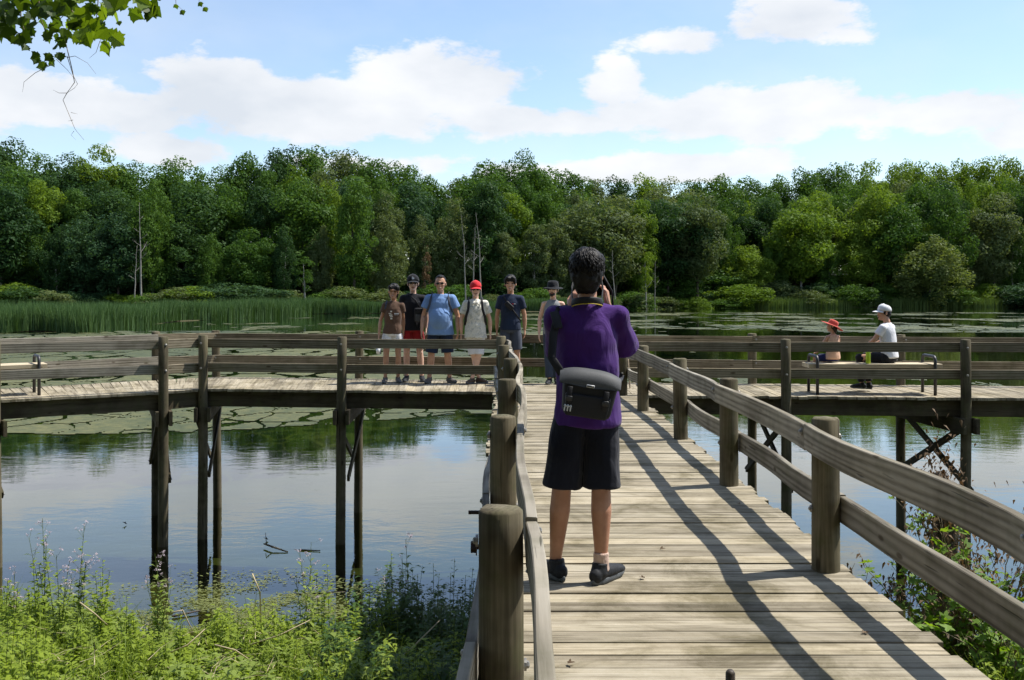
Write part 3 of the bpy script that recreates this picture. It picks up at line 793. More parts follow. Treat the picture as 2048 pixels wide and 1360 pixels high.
# shoreline shrubs
px = -40; n = 0
while px < 2120:
    u = (px-1024)/F; Y = 240.0
    for _ in range(6): Y = float(tree_line(u*Y))-5
    Y += rnd.uniform(-4, 4); n += 1
    h = rnd.uniform(3.2, 6.5)*(1.25 if px > 1450 else 1)
    tree('shore_shrub', u*Y, Y, h, h*rnd.uniform(.85, 1.3), 'bush', rnd.choices(['mid','grey','bright','dark','blue'], [4,3,2 if px > 1250 else .7,2 if px < 1250 else .3,2])[0],
         f'{ordinal(n)} shrub from the left along the far shore, behind the reeds', 'shrubs along the far shore', cat='shrub')
    px += rnd.uniform(26, 62)
def at(px, Y): return (px-1024)/F*Y
def tall(px, ytop, Y): return CAMZ+(HOR-ytop)*Y/F-float(ground_z(at(px, Y), Y))
Y = 294; tree('weeping_willow', at(1832, Y), Y-10, tall(1832, 468, Y-10), 16, 'willow', 'willow', 'pale rounded weeping willow on the right far shore', 'trees of the far wood')
Y = 226; tree('young_tree', at(1292, 248), 248, tall(1292, 488, 248), 8, 'thin', 'bright', 'slender yellow-green tree right of the photographer\'s head', 'trees of the far wood', 'pale_bark')
tree('young_tree', at(180+430, 205), 205, tall(640, 500, 205), 7, 'thin', 'mid', 'small light green tree left of the standing group', 'trees of the far wood', 'pale_bark')
tree('dying_tree', at(852, 222), 222, tall(852, 490, 222), 4.2, 'thin', 'brown', 'brown-leaved tree above the man in the blue shirt', 'trees of the far wood')
for (px_, yt, Y, wdt, lb) in ((283, 405, 200, 1.7, 'tall pale dead tree on the left far shore'), (270, 490, 202, 1.2, 'shorter pale dead trunk beside the tall dead tree on the left'),
        (931, 430, 216, 1.3, 'thin pale bare trunk above the red-capped man, leftmost of three'), (946, 455, 217, 1.4, 'thin pale bare trunk above the red cap, middle of three'),
        (962, 425, 219, 1.5, 'thin pale bare trunk above the red-capped man, rightmost of three'), 
        (1310, 520, 250, 1.2, 'thin pale bare trunk right of the photographer'), (1232, 500, 240, 1.2, 'thin pale bare trunk just right of the photographer\'s hand')):
    tree('bare_trunk', at(px_, Y), Y, tall(px_, yt, Y), wdt, None, None, lb, 'bare trunks on the far shore', 'pale_bark', leafless=True)

# the wood on the near bank, behind the camera: it keeps the light off everything that faces this way
for i, (x, y, h, w) in enumerate(((-15,-9,17,12),(-9,-12,19,12),(-4,-8,17,11),(1.5,-11,20,12),(6.5,-8.5,18,11),(12,-12,20,13),(18,-11,19,13),(-12,-4,15,10),(-20,-3,17,12),(-17,4,16,11),(24,-14,20,14),(3,-17,22,14),(-6,-18,22,14))):
    tree('broadleaf_tree', x, y, h, w, 'round' if i % 2 else 'broad', 'dark', f'{ordinal(i+1)} tree of the wood on the near bank, behind the viewer', 'trees of the near bank')

# ================================================================== near bank plants
def leaves_geo(base, az, pitch, ln, wd, fold=.18, droop=.35):
    """pointed folded leaves; arrays. five points, two quads each"""
    n = len(az)
    d = np.stack([np.cos(az)*np.cos(pitch), np.sin(az)*np.cos(pitch), np.sin(pitch)], 1)
    s = np.stack([-np.sin(az), np.cos(az), np.zeros(n)], 1)
    upv = np.cross(d, s)
    mid = base+d*(ln*.45)[:, None]; tip = base+d*ln[:, None]; tip[:, 2] -= ln*droop
    l = mid+s*(wd/2)[:, None]+upv*(wd*fold)[:, None]*-1; r = mid-s*(wd/2)[:, None]+upv*(wd*fold)[:, None]*-1
    l[:, 2] += wd*fold; r[:, 2] += wd*fold
    V = np.stack([base, r, tip, l, mid], 1).reshape(-1, 3); i = np.arange(n)[:, None]*5
    return V, np.concatenate([i+np.array([[0,1,2,4]]), i+np.array([[0,4,2,3]])], 0)
def stem_geo(a, b, c, r0, r1):
    n = len(a); V = np.zeros((n, 9, 3)); k = np.arange(3)*2*np.pi/3
    o = np.stack([np.cos(k), np.sin(k), 0*k], 1)
    for j, (p, rr) in enumerate(((a, r0), (b, (r0+r1)/2), (c, r1))):
        V[:, 3*j:3*j+3] = p[:, None, :]+o[None]*(np.broadcast_to(rr, n))[:, None, None]
    i = np.arange(n)[:, None]*9; q = []
    for j in (0, 3):
        for m in range(3): q.append(i+np.array([[j+m, j+(m+1) % 3, j+3+(m+1) % 3, j+3+m]]))
    return V.reshape(-1, 3), np.concatenate(q, 0)
def merge(parts):
    Vs, Fs, o = [], [], 0
    for V, Fq in parts: Vs.append(V); Fs.append(Fq+o); o += len(V)
    return np.concatenate(Vs), np.concatenate(Fs)
LG = {
 'herb': leafmat('herb_leaf', (.165,.235,.020), (.290,.370,.045), .48, .3, (1.5,1.5,.5)),
 'pale': leafmat('pale_leaf', (.165,.230,.040), (.265,.335,.070), .40, .3, (1.4,1.45,.6)),
 'deep': leafmat('deep_leaf', (.036,.080,.014), (.075,.140,.024), .36, .35, (1.5,1.5,.5)),
 'stem': leafmat('herb_stem', (.070,.110,.028), (.130,.160,.050), .1, .2),
 'dry': leafmat('dry_stalk', (.36,.29,.16), (.55,.47,.30), .15, .2, (1,.95,.8)),
 'flower': leafmat('flower_head', (.42,.33,.38), (.62,.54,.58), .3, .1, (1,1,1)),
 'brown': leafmat('withered_leaf', (.085,.055,.030), (.20,.135,.075), .2, .15, (1.1,.85,.6)),
 'grape': leafmat('vine_leaf', (.105,.19,.020), (.22,.34,.045), .45, .3, (1.5,1.45,.5)),
 'grass': leafmat('grass_blade', (.110,.175,.020), (.210,.280,.045), .38, .25, spot=(.36,.30,.15)),
 'pond': leafmat('pondweed_leaf', (.10,.125,.030), (.20,.215,.065), .15, .5),
}
def herb_arrays(x, y, h, per, seed, leaf=(.07,.14), wdr=(.30,.52), lean=.16, pitch=(-.15,.7), start=.08):
    """many upright leafy herbs: returns stem and leaf geometry"""
    r = np.random.default_rng(seed); n = len(x); z = ground_z(x, y)
    a = r.uniform(0, 6.28, n); L_ = r.uniform(0, lean, n)*h
    p0 = np.stack([x, y, z-.03], 1); p2 = np.stack([x+np.cos(a)*L_, y+np.sin(a)*L_, z+h], 1); p1 = (p0+p2)/2; p1[:, :2] += r.normal(0, .02, (n, 2))
    k = np.repeat(np.arange(n), per); t = r.uniform(start, 1.0, len(k))
    q = np.where((t < .5)[:, None], p0[k]+(p1-p0)[k]*(t*2)[:, None], p1[k]+(p2-p1)[k]*(t*2-1)[:, None])
    ln = r.uniform(*leaf, len(k))*(1.15-.5*t); wd = ln*r.uniform(*wdr, len(k))
    az = r.uniform(0, 6.28, len(k)); pt = r.uniform(*pitch, len(k))
    return stem_geo(p0, p1, p2, .004, .002), leaves_geo(q, az, pt, ln, wd), p2
def inside(x, y): return (y < shore_near(x)+.25)
# --- ground cover on the left and right banks: one mass each
def cover(lo, hi, y0, y1, n, seed, hs, per, **k):
    r = np.random.default_rng(seed); x = r.uniform(lo, hi, n); y = r.uniform(y0, y1, n)
    ok = inside(x, y); x, y = x[ok], y[ok]
    pat = .75+.35*np.sin(x*1.7+seed)*np.sin(y*1.3)+.2*np.sin(x*4.1+y*3)
    return herb_arrays(x, y, r.uniform(*hs, len(x))*pat.clip(.4, 1.3), per, seed+1, **k)
def put(name, label, parts, mat, cat='plants'):
    V, Fq = merge(parts); return tag(link(name, mesh(name, V, Fq), mat), label, cat, kind='stuff')
s1, l1, _ = cover(-7.5, -.32, 7.6, 12.6, 2300, 31, (.18,.55), 24)
s2, l2, _ = cover(-7.5, -.32, 7.6, 12.6, 800, 33, (.15,.45), 24, leaf=(.09,.18), wdr=(.4,.7))
s3, l3, _ = cover(-1.75, -.30, 7.8, 11.3, 340, 35, (.35,.85), 34, leaf=(.08,.15))
put('bank_herbs', 'bright green low weeds covering the near left bank', [l1], LG['herb'])
put('bank_herbs', 'broad pale leaves among the weeds of the left bank', [l2], LG['pale'])
put('bank_herbs', 'leafy weeds on the bank beside the walkway, leaf colour darkened for its shade', [l3], LG['deep'])  # darker leaf colour stands in for the shade beside the walkway
s4, l4, _ = cover(1.95, 6.6, 3.2, 11.0, 1300, 41, (.15,.5), 22)
s5, l5, _ = cover(1.95, 6.6, 3.2, 11.0, 420, 43, (.2,.5), 20, leaf=(.08,.16), wdr=(.6,.95))
put('bank_herbs', 'mixed green weeds on the bank right of the walkway', [l4], LG['herb'])
put('bank_herbs', 'broad dark leaves on the bank right of the walkway', [l5], LG['deep'])
put('bank_stems', 'thin green stems of the bank weeds', [s1, s2, s3, s4, s5], LG['stem'])
r_ = np.random.default_rng(50)
def grass(lo, hi, y0, y1, n, seed, h=(.2,.6)):
    r = np.random.default_rng(seed); nt = n//14; tx = r.uniform(lo, hi, nt); ty = r.uniform(y0, y1, nt)
    x = np.repeat(tx, 14)+r.normal(0, .05, nt*14); y = np.repeat(ty, 14)+r.normal(0, .05, nt*14); ok = inside(x, y); x, y = x[ok], y[ok]
    return blades(x, y, ground_z(x, y)-.02, r.uniform(*h, len(x)), r.uniform(.006, .013, len(x)), r.uniform(.1, .7, len(x)), seed+1)
put('bank_grass', 'tufts of grass among the weeds of the left bank', [grass(-7.5,-.3,7.4,12.3,5200,51)], LG['grass'], 'grass')
put('bank_grass', 'tufts of grass on the bank right of the walkway', [grass(1.95,6.8,3.0,11,6500,53,(.2,.55))], LG['grass'], 'grass')
def straw():
    r = np.random.default_rng(66); n = 420; x = r.normal(-3.0, 1.6, n); y = r.uniform(8.2, 11.2, n); ok = inside(x, y) & (x < -.5); x, y = x[ok], y[ok]; n = len(x)
    z = ground_z(x, y)+r.uniform(.02, .34, n); a = r.uniform(0, 6.28, n); h = r.uniform(.12, .45, n); up = r.uniform(-.1, .35, n)
    p0 = np.stack([x, y, z], 1); d = np.stack([np.cos(a), np.sin(a), up], 1)*h[:, None]
    return stem_geo(p0, p0+d*.5+np.stack([0*x, 0*x, .03*np.sin(x*9)], 1), p0+d, .0042, .0028)
put('straw_litter', 'dry straw strewn through the weeds of the left bank', [straw()], LG['dry'], 'straw')
def pondweed():
    r = np.random.default_rng(61); n = 15000
    x = r.normal(-3.1, 1.25, n); y = r.normal(12.1, .85, n)
    den = np.array([mnoise.noise(Vector((a*1.4, b*1.9, 2))) for a, b in zip(x, y)])
    ok = (den+r.normal(0, .12, n) > .02) & (y > shore_near(x)-.2) & (y < 14.4) & (x < -.5); x, y = x[ok], y[ok]; n = len(x)
    base = np.stack([x, y, np.full(n, WZ+.008)+r.uniform(0, .012, n)], 1); ln = r.uniform(.035, .085, n)
    return leaves_geo(base, r.uniform(0, 6.28, n), r.uniform(-.02, .12, n), ln, ln*r.uniform(.3, .5, n), .04, .0)
put('pondweed', 'small floating leaves on the shallow water by the left bank', [pondweed()], LG['pond'], 'pondweed')

# --- single plants that stand out
def flower_geo(p, seed, n=26, sp=.05, sz=.016):
    r = np.random.default_rng(seed); P = np.repeat(p, n, 0)+r.normal(0, 1, (n*len(p), 3))*np.array([sp, sp, sp*.6])
    return leaves_geo(P, r.uniform(0, 6.28, len(P)), r.uniform(-.3, 1.3, len(P)), r.uniform(sz*.7, sz*1.3, len(P)), r.uniform(sz*.6, sz, len(P)), .1, .0)
def single_plant(name, label, px, Y, top_py, kind, seed, lean=.1, cat='plant', group=None, flowers=True):
    r = np.random.default_rng(seed); x = at(px, Y); zt = CAMZ-(top_py-HOR)*Y/F; z0 = float(ground_z(x, Y)); h = max(.35, zt-z0)
    o = empty(name, (x, Y, z0), 0, label, cat, group)
    n = 5 if kind == 'flower' else 4
    a = r.uniform(0, 6.28, n); tx = np.cos(a)*lean*h*r.uniform(.3, 1.4, n); ty = np.sin(a)*lean*h*r.uniform(.3, 1.4, n); hh = h*np.concatenate([[1.0], r.uniform(.55, .92, n-1)]); tx[0] *= .4; ty[0] *= .4
    p0 = np.stack([r.normal(0, .05, n), r.normal(0, .05, n), np.full(n, -.05)], 1); p2 = np.stack([tx, ty, hh], 1); p1 = (p0+p2)/2+np.stack([-tx*.2, -ty*.2, 0*tx], 1)
    per = 34 if kind != 'flower' else 26
    k = np.repeat(np.arange(n), per); t = np.tile(np.linspace(.05, .99 if kind != 'flower' else .88, per), n)
    q = np.where((t < .5)[:, None], p0[k]+(p1-p0)[k]*(t*2)[:, None], p1[k]+(p2-p1)[k]*(t*2-1)[:, None])
    big = {'flower': .19, 'nettle': .16, 'lance': .15}[kind]
    ln = big*(1.15-.75*t)*r.uniform(.75, 1.2, len(k)); wd = ln*{'flower': .34, 'nettle': .46, 'lance': .26}[kind]
    L_ = leaves_geo(q, np.tile(np.arange(per)*2.4, n)+k*1.3, r.uniform(.05, .75, len(k)), ln, wd, .16, .3)
    sm = [stem_geo(p0, p1, p2, .006, .0025)]
    if kind == 'flower':
        # branching flower heads
        m = 4; kk = np.repeat(np.arange(n), m); b0 = p1[kk]+(p2-p1)[kk]*r.uniform(.55, 1, (n*m, 1)); b2 = b0+np.stack([r.normal(0, .055, n*m), r.normal(0, .055, n*m), r.uniform(.03, .13, n*m)], 1)
        sm.append(stem_geo(b0, (b0+b2)/2, b2, .002, .0012)); fl = flower_geo(b2, seed+5, 12, .011, .016)
    V, Fq = merge(sm); link('stem', mesh('stem', V, Fq), LG['stem'], o)
    fo = link('foliage', mesh('foliage', *L_), LG[{'flower': 'pale', 'nettle': 'herb', 'lance': 'deep'}[kind]], o); fo['kind'] = 'stuff'
    if kind == 'flower':
        ff = link('flower_heads', mesh('flower_heads', *fl), LG['flower'], o); ff['kind'] = 'stuff'
    return o
def pos_words(px):
    return 'at the left edge' if px < 60 else 'left of the corner pilings' if px < 300 else 'below the corner pilings' if px < 470 else 'below the floating branch' if px < 640 else 'below the middle pilings' if px < 760 else 'beside the walkway'
spec = [(28,11.2,1150,'flower'),(92,11.0,1035,'flower'),(158,10.8,1046,'flower'),(118,10.2,1110,'flower'),(318,10.4,1105,'flower'),(205,10.7,1120,'nettle'),(70,10.4,1120,'nettle'),
        (612,10.4,1085,'flower'),(650,10.6,1125,'nettle'),(800,10.5,1078,'flower'),(785,10.2,1105,'nettle'),(205,10.0,1150,'nettle'),(260,9.8,1190,'nettle'),(20,9.6,1160,'nettle'),
        (365,9.8,1230,'nettle'),(480,9.6,1262,'nettle'),(560,9.4,1268,'nettle'),(700,9.8,1200,'nettle'),(745,10.0,1160,'nettle'),
        (835,10.0,1150,'lance'),(872,9.8,1128,'lance'),(905,10.3,1118,'lance'),(938,9.9,1135,'lance'),(855,9.3,1200,'lance'),(915,9.0,1210,'lance'),(945,9.2,1170,'lance'),
        (690,9.2,1260,'nettle'),(620,9.2,1285,'nettle'),(430,9.1,1300,'nettle'),(330,9.2,1275,'nettle'),(150,9.2,1240,'nettle'),(60,9.0,1270,'nettle'),(240,8.9,1290,'nettle')]
KW = {'flower': ('thistle', 'tall weed with pinkish flower heads'), 'nettle': ('leafy_weed', 'bright leafy weed'), 'lance': ('dark_weed', 'dark narrow-leaved weed')}
cnt = {}
for i, (px, Y, ty, kd) in enumerate(spec):
    w = pos_words(px); key = (kd, w); cnt[key] = cnt.get(key, 0)+1
for_label = {}
for i, (px, Y, ty, kd) in enumerate(sorted(spec)):
    w = pos_words(px); key = (kd, w); for_label[key] = for_label.get(key, 0)+1
    lab = f'{KW[kd][1]} {w}' + (f', {ordinal(for_label[key])} from the left there' if cnt[key] > 1 else '')
    single_plant(KW[kd][0], lab, px, Y, ty, kd, 200+i*7, group='weeds on the left bank')

# dry stalks and sticks
def stick(name, label, pts, r, mat, cat='stick', group=None, n=7):
    g = G(); p0 = Vector(pts[0]); g.add(*loft([Vector(p)-p0 for p in pts], r, n))
    return tag(g.build(name, mat, None, True, loc=p0), label, cat, group)
def P(px, py, Y): return ((px-1024)/F*Y, Y, CAMZ-(py-HOR)*Y/F)
M['stick'] = plain('grey_driftwood', (.24,.19,.13), .85, .2, 25, .35, .5, .01)
M['dark_stick'] = plain('wet_wood', (.045,.032,.020), .6, .4, 25, .35, .5, .01)
for i, (a, b, c, lb) in enumerate([((330,1310),(375,1290),(410,1258),'dry straw stalk lying left of the bank centre'),((500,1290),(560,1270),(620,1240),'long dry reed stalk fallen across the weeds'),
        ((345,1225),(365,1220),(385,1262),'bent dry stalk, upper one near the corner pilings'),((505,1148),(520,1185),(522,1245),'upright dry reed at the water edge'),
        ((640,1310),(680,1300),(720,1275),'dry stalk near the middle of the bank'),((160,1205),(190,1228),(215,1250),'dry stalk leaning among the left weeds'),
        ((430,1290),(470,1300),(515,1330),'dry stalk lying low below the middle pilings'),((785,1330),(830,1290),(880,1240),'dry arching stalk beside the walkway')]):
    Y = 9.6-.08*i
    stick('dry_stalk', lb, [P(*a, Y), P(*b, Y-.1), P(*c, Y+.12)], [.008,.007,.004], LG['dry'], 'stalk', 'dry stalks on the left bank')
ys = (CAMZ-WZ)*F
def onwater(px, py, dz=.0): Y = ys/(py-HOR); return ((px-1024)/F*Y, Y, WZ+dz)
fb = empty('floating_branch', onwater(545, 1102), 0, 'pale forked branch floating on the pond near the corner pilings', 'branch')
def sub(name, parent, pts, r, mat):
    g = G(); o = parent.location; g.add(*loft([Vector(p)-o for p in pts], r, 7)); return g.build(name, mat, parent, True)
sub('stem', fb, [onwater(528,1094,.05), onwater(545,1100,.05), onwater(575,1105,.01)], [.012,.016,.010], M['stick'])
sub('fork', fb, [onwater(545,1100,.04), onwater(533,1102,.10), onwater(531,1086,.16)], [.010,.008,.004], M['dark_stick'])
stick('drifting_stick', 'dark stick floating left of the middle pilings', [onwater(600,1101,.01), onwater(640,1103,.012)], [.012,.008], M['dark_stick'])
stick('sunken_log', 'thin dark stick lying in the shallows below the middle pilings', [onwater(560,1190,.0), onwater(620,1188,.004), onwater(690,1184,.002)], [.006,.009,.006], M['dark_stick'])
stick('sunken_log', 'short dark stick in the shallows behind the weeds', [onwater(345,1236,.02), onwater(400,1226,.03)], [.016,.010], M['dark_stick'])
def maple_leaf(s=1.0, n=5, cut=.5, fold=.1):
    pts = [(0,0)]
    for k in range(n):
        w = -math.pi*.72+k*(1.44*math.pi/(n-1)); q = 1.0 if k == n//2 else .86 if abs(k-n//2) == 1 else .55
        for dw, rr in ((-.26, q*.74), (-.12, q*.84), (0, q), (.12, q*.84), (.26, q*.74)):
            pts.append((math.sin(w+dw)*rr*.62, .25+math.cos(w+dw)*rr*.62))
        if k < n-1: pts.append((math.sin(w+.72/2*1.1)*cut*.5, .25+math.cos(w+.72/2*1.1)*cut*.5))
    V = [(x*s, y*s, abs(x)*fold*s) for x, y in pts]; c = len(V); V.append((0, .25*s, 0)); m = c
    Fc = [(c, i, (i+1) % m) for i in range(m)]
    return V, Fc
for (px, py, lb) in ((253,1050,'small dark leaf floating alone left of the corner pilings'),(536,1081,'dark curled leaf floating above the forked branch')):
    V, Fc = maple_leaf(.10, fold=.5); tag(link('floating_leaf', mesh('floating_leaf', V, Fc), M['dark_stick'], None, onwater(px, py, .012), (.5, .2, px)), lb, 'leaf', 'floating leaves')

# --- right bank: vine draped stump and shrub
stump_at = (at(1890, 10.2), 10.2)
g = G(); gz = float(ground_z(*stump_at))
pts = [(0,0,-.3),(.03,0,.5),(-.02,.02,1.1),(.05,0,1.7),(-.05,.02,1.95)]
V, Fc = loft(pts, [.24,.17,.14,.12,.05], 14); V = [v+Vector((.05*vnoise(v.x*4, v.y*4, v.z*2), .05*vnoise(v.x*4+9, v.y*4, v.z*2), 0)) for v in V]; g.add(V, Fc)
vs = empty('vine_stump', (*stump_at, gz), 0, 'dark stump wrapped in withered brown vine beside the right deck', 'stump')
g.build('trunk', M['bark'], vs, True)
def withered(seed, n, c, sp):
    r = np.random.default_rng(seed); B = np.array(c)+r.normal(0, 1, (n, 3))*np.array(sp); ln = r.uniform(.03, .07, n)
    return leaves_geo(B, r.uniform(0, 6.28, n), r.uniform(-1.2, .3, n), ln, ln*r.uniform(.4, .7, n), .35, .5)
dl = link('withered_leaves', mesh('withered_leaves', *merge([withered(71, 900, (0,-.03,1.3), (.17,.14,.42)), withered(72, 320, (-.12,-.1,1.85), (.12,.1,.25)), withered(73, 420, (.3,-.1,1.0), (.3,.2,.3))])), LG['brown'], vs); dl['kind'] = 'stuff'
def vine_shrub(name, label, px, Y, seed, h, nstem, spread, brown, green, big=.09):
    r = random.Random(seed); x = at(px, Y); z = float(ground_z(x, Y)); o = empty(name, (x, Y, z), 0, label, 'shrub', 'vine shrubs on the right bank')
    g = G(); bl = []; gl = []
    for k in range(nstem):
        a = r.uniform(0, 6.28); s = spread*r.uniform(.3, 1); hh = h*r.uniform(.55, 1.0); pts = []
        for i in range(7):
            t = i/6; pts.append(Vector((math.cos(a)*s*t+.06*vnoise(k, t*3, 1)*4*t, math.sin(a)*s*t*.6+.05*vnoise(k, t*3, 5)*4*t, hh*(t-.18*t*t*s))))
        g.add(*loft(pts, [.008*(1-.75*i/6) for i in range(7)], 5))
        for i in range(int(26*(brown+green))):
            t = r.uniform(.25, 1)*6; j = min(5, int(t)); p = pts[j].lerp(pts[j+1], t-j)+Vector((r.uniform(-.05,.05), r.uniform(-.05,.05), r.uniform(-.05,.05)))
            (bl if r.random() < brown/(brown+green) else gl).append(p)
    g.build('stems', M['stick'], o, True)['kind'] = 'stuff'
    rr = np.random.default_rng(seed)
    if bl:
        B = np.repeat(np.array([tuple(p) for p in bl]), 2, 0)+rr.normal(0, .02, (len(bl)*2, 3)); n = len(B); ln = rr.uniform(.03, .065, n)
        q = link('withered_leaves', mesh('withered_leaves', *leaves_geo(B, rr.uniform(0, 6.28, n), rr.uniform(-1.2, .3, n), ln, ln*.55, .35, .5)), LG['brown'], o); q['kind'] = 'stuff'
    if gl:
        lv = mesh('leaf', *maple_leaf(1.0, fold=.15))
        for p in gl:
            s = big*r.uniform(.6, 1.3)
            link('leaf', lv, LG['grape'], o, p, (r.uniform(-.7, .9), r.uniform(-.6, .6), r.uniform(0, 6.28)), (s, s, s))
    return o
vine_shrub('vine_shrub', 'tall sprawling vine with brown and yellow-green leaves at right edge', 1975, 9.3, 81, 2.25, 30, 1.0, .60, .40, .11)
vine_shrub('vine_shrub', 'low withered vine behind the lower right rail', 1730, 9.7, 82, 1.25, 18, .8, .9, .1)
vine_shrub('vine_shrub', 'tangled half-green vine under the stump', 1880, 9.2, 83, 1.35, 24, .8, .4, .6, .11)
vine_shrub('vine_shrub', 'green broad-leaved vine below the railing at the right edge', 2020, 8.3, 84, 1.2, 12, .7, .2, .8, .12)
vine_shrub('vine_shrub', 'green broad-leaved vine beside the nearest right post', 1735, 8.4, 85, .85, 12, .6, .2, .8, .12)

# ================================================================== overhanging branch, upper left
BY = 6.4
tr = empty('overhanging_tree', (-6.3, 6.6, float(ground_z(-6.3, 6.6))), 0, 'leafy vine-hung tree branch reaching in at the top left', 'tree'); to = Vector(tr.location)
def rel(p): return Vector(p)-to
g = G(); g.add(*loft([rel((-6.3,6.6,to.z-.4)), rel((-6.25,6.6,1)), rel((-6.1,6.5,3.6)), rel((-6.0,6.5,7))], [.30,.25,.20,.12], 12)); g.build('trunk', M['bark'], tr, True)
g = G(); g.add(*loft([rel((-6.1,6.5,3.3)), rel((-4.6,6.45,4.0)), rel(P(60,-150,6.4)), rel(P(160,-90,6.4)), rel(P(330,-40,6.4))], [.10,.06,.035,.022,.008], 8)); g.build('branch', M['bark'], tr, True)
leafA = mesh('leaf', *maple_leaf(1.0, 5, .80, .16)); leafB = mesh('leaf', *maple_leaf(1.0, 5, .92, .3)); leafC = mesh('leaf', *maple_leaf(1.0, 3, .9, .25))
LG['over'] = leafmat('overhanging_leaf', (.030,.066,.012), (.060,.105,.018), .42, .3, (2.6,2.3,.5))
LG['over_lit'] = leafmat('overhanging_sunlit_leaf', (.120,.200,.018), (.190,.290,.030), .5, .3, (1.6,1.5,.4))  # brighter copy of the overhanging leaf, sunlight painted into its colour
rb = random.Random(91)
def twig(pts, r=.006):
    g = G(); g.add(*loft([rel(P(px, py, BY+dy)) for px, py, dy in pts], [r*(1-.7*i/(len(pts)-1)) for i in range(len(pts))], 6)); return g.build('twig', M['stick'], tr, True)
twig([(135,-80,0),(142,20,-.02),(158,40,0),(152,75,.02)], .009)
twig([(75,-90,0),(78,30,.05),(95,72,.05)], .007); twig([(40,-60,0),(42,40,.1),(55,80,.1)], .006); twig([(200,-60,.1),(195,20,.1),(190,52,.1)], .005)
twig([(130,80,0),(145,142,0),(149,165,0),(134,186,0),(126,200,0),(136,224,0),(150,258,0),(168,280,0)], .0032)
twig([(134,112,0),(146,150,0),(155,168,0),(149,176,0),(134,186,0)], .0026); twig([(134,186,0),(118,186,0),(106,180,0)], .002)
twig([(112,118,0),(135,140,0),(146,154,0)], .002); twig([(134,115,0),(150,112,0),(175,126,0),(192,148,0)], .0022); twig([(105,128,0),(70,146,0),(48,164,0),(45,184,0)], .0022)
twig([(200,82,0),(192,105,0),(178,117,0)], .002); twig([(195,65,0),(205,90,0)], .002); twig([(142,225,0),(155,228,0)], .0016); twig([(146,240,0),(136,242,0)], .0016); twig([(148,262,0),(142,270,0),(152,280,0)], .0014)
twig([(350,-30,0),(352,8,0),(365,20,0)], .0025); twig([(400,-30,0),(398,5,0),(412,18,0)], .002)
def oleaf(px, py, s, lit, me=None, dy=None):
    p = rel(P(px, py, BY+(rb.uniform(-.35, .35) if dy is None else dy)))
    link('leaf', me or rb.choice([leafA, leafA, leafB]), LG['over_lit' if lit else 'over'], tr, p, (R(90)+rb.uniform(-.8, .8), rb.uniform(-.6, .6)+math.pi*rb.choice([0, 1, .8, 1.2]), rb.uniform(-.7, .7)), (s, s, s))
n = 0
while n < 230:
    px = rb.uniform(-60, 235); py = rb.uniform(-70, 95)
    edge = np.interp(px, [-60,0,30,55,80,110,150,180,235], [65,60,72,85,60,72,78,70,55])
    if py > edge: continue
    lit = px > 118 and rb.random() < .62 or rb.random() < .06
    if 96 < px < 118 and rb.random() < .55: continue
    oleaf(px, py, rb.uniform(.075, .135), lit); n += 1
for px, py in ((50,78),(54,90),(38,75),(80,108),(84,122),(100,118),(108,118),(112,98),(118,104),(124,95),(90,132),(95,84),(98,80),(76,115),(104,108)): oleaf(px, py, .075, False)
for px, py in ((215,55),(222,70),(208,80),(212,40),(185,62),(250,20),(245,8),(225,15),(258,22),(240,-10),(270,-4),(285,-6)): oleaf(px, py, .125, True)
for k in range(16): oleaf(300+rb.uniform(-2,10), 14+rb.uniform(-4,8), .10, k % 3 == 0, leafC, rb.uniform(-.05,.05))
for px, py in ((350,8),(362,20),(398,4),(408,14),(238,42),(318,2),(262,16),(275,18)): oleaf(px, py, .045, False)

# ================================================================== people
SK = {'tan': skin('skin_tan', (.52,.30,.195)), 'light': skin('skin_light', (.70,.46,.35)), 'brown': skin('skin_brown', (.43,.24,.15)), 'leg': skin('skin_leg', (.44,.235,.15))}
M['hair'] = plain('black_hair', (.009,.008,.008), .55, .22, 90, .5, .6, .004)
M['hair_brown'] = plain('dark_brown_hair', (.022,.015,.010), .45, .4, 90, .5, .5, .004)
M['lens'] = plain('dark_lens', (.008,.007,.008), .12, .6, 20, .1, .0)
M['lens_amber'] = plain('amber_lens', (.16,.07,.02), .15, .6, 20, .1, .0)
M['lip'] = plain('lip', (.30,.10,.08), .5, .4, 40, .1)
M['eye'] = plain('eye', (.03,.02,.015), .2, .5, 40, .1)
M['teeth'] = plain('teeth', (.75,.72,.66), .3, .5, 40, .05)
M['rubber'] = plain('dark_rubber', (.10,.11,.12), .7, .3, 50, .25)
M['shoe_black'] = plain('black_shoe', (.018,.020,.024), .7, .25, 70, .35)
M['shoe_grey'] = plain('grey_shoe', (.11,.10,.09), .75, .25, 70, .3)
M['shoe_brown'] = plain('brown_shoe', (.09,.06,.04), .75, .25, 70, .3)
M['nylon'] = plain('black_nylon', (.012,.012,.014), .6, .3, 250, .3, .4, .002)
M['nylon_grey'] = plain('grey_nylon', (.065,.068,.072), .62, .3, 250, .18, .4, .002)
M['plastic'] = plain('black_plastic', (.014,.014,.015), .35, .5, 60, .2)
M['chrome'] = plain('pale_plastic', (.50,.52,.54), .35, .5, 60, .1)
M['yellow'] = plain('yellow_edging', (.45,.33,.03), .6, .3, 60, .1)
FB = {k: fabric('fabric_'+k, c) for k, c in dict(purple=(.055,.016,.140), black=(.013,.014,.018), navyblack=(.011,.013,.022), brown=(.105,.062,.042), red=(.30,.018,.022), blue=(.17,.285,.52), navy=(.016,.026,.055),
      slate=(.055,.066,.095), white=(.70,.71,.74), grey=(.23,.24,.25), denim=(.045,.062,.095), peach=(.68,.42,.28), salmon=(.56,.10,.075), darkblue=(.018,.022,.085), sock=(.55,.40,.33), capred=(.62,.030,.040), offwhite=(.62,.60,.54)).items()}
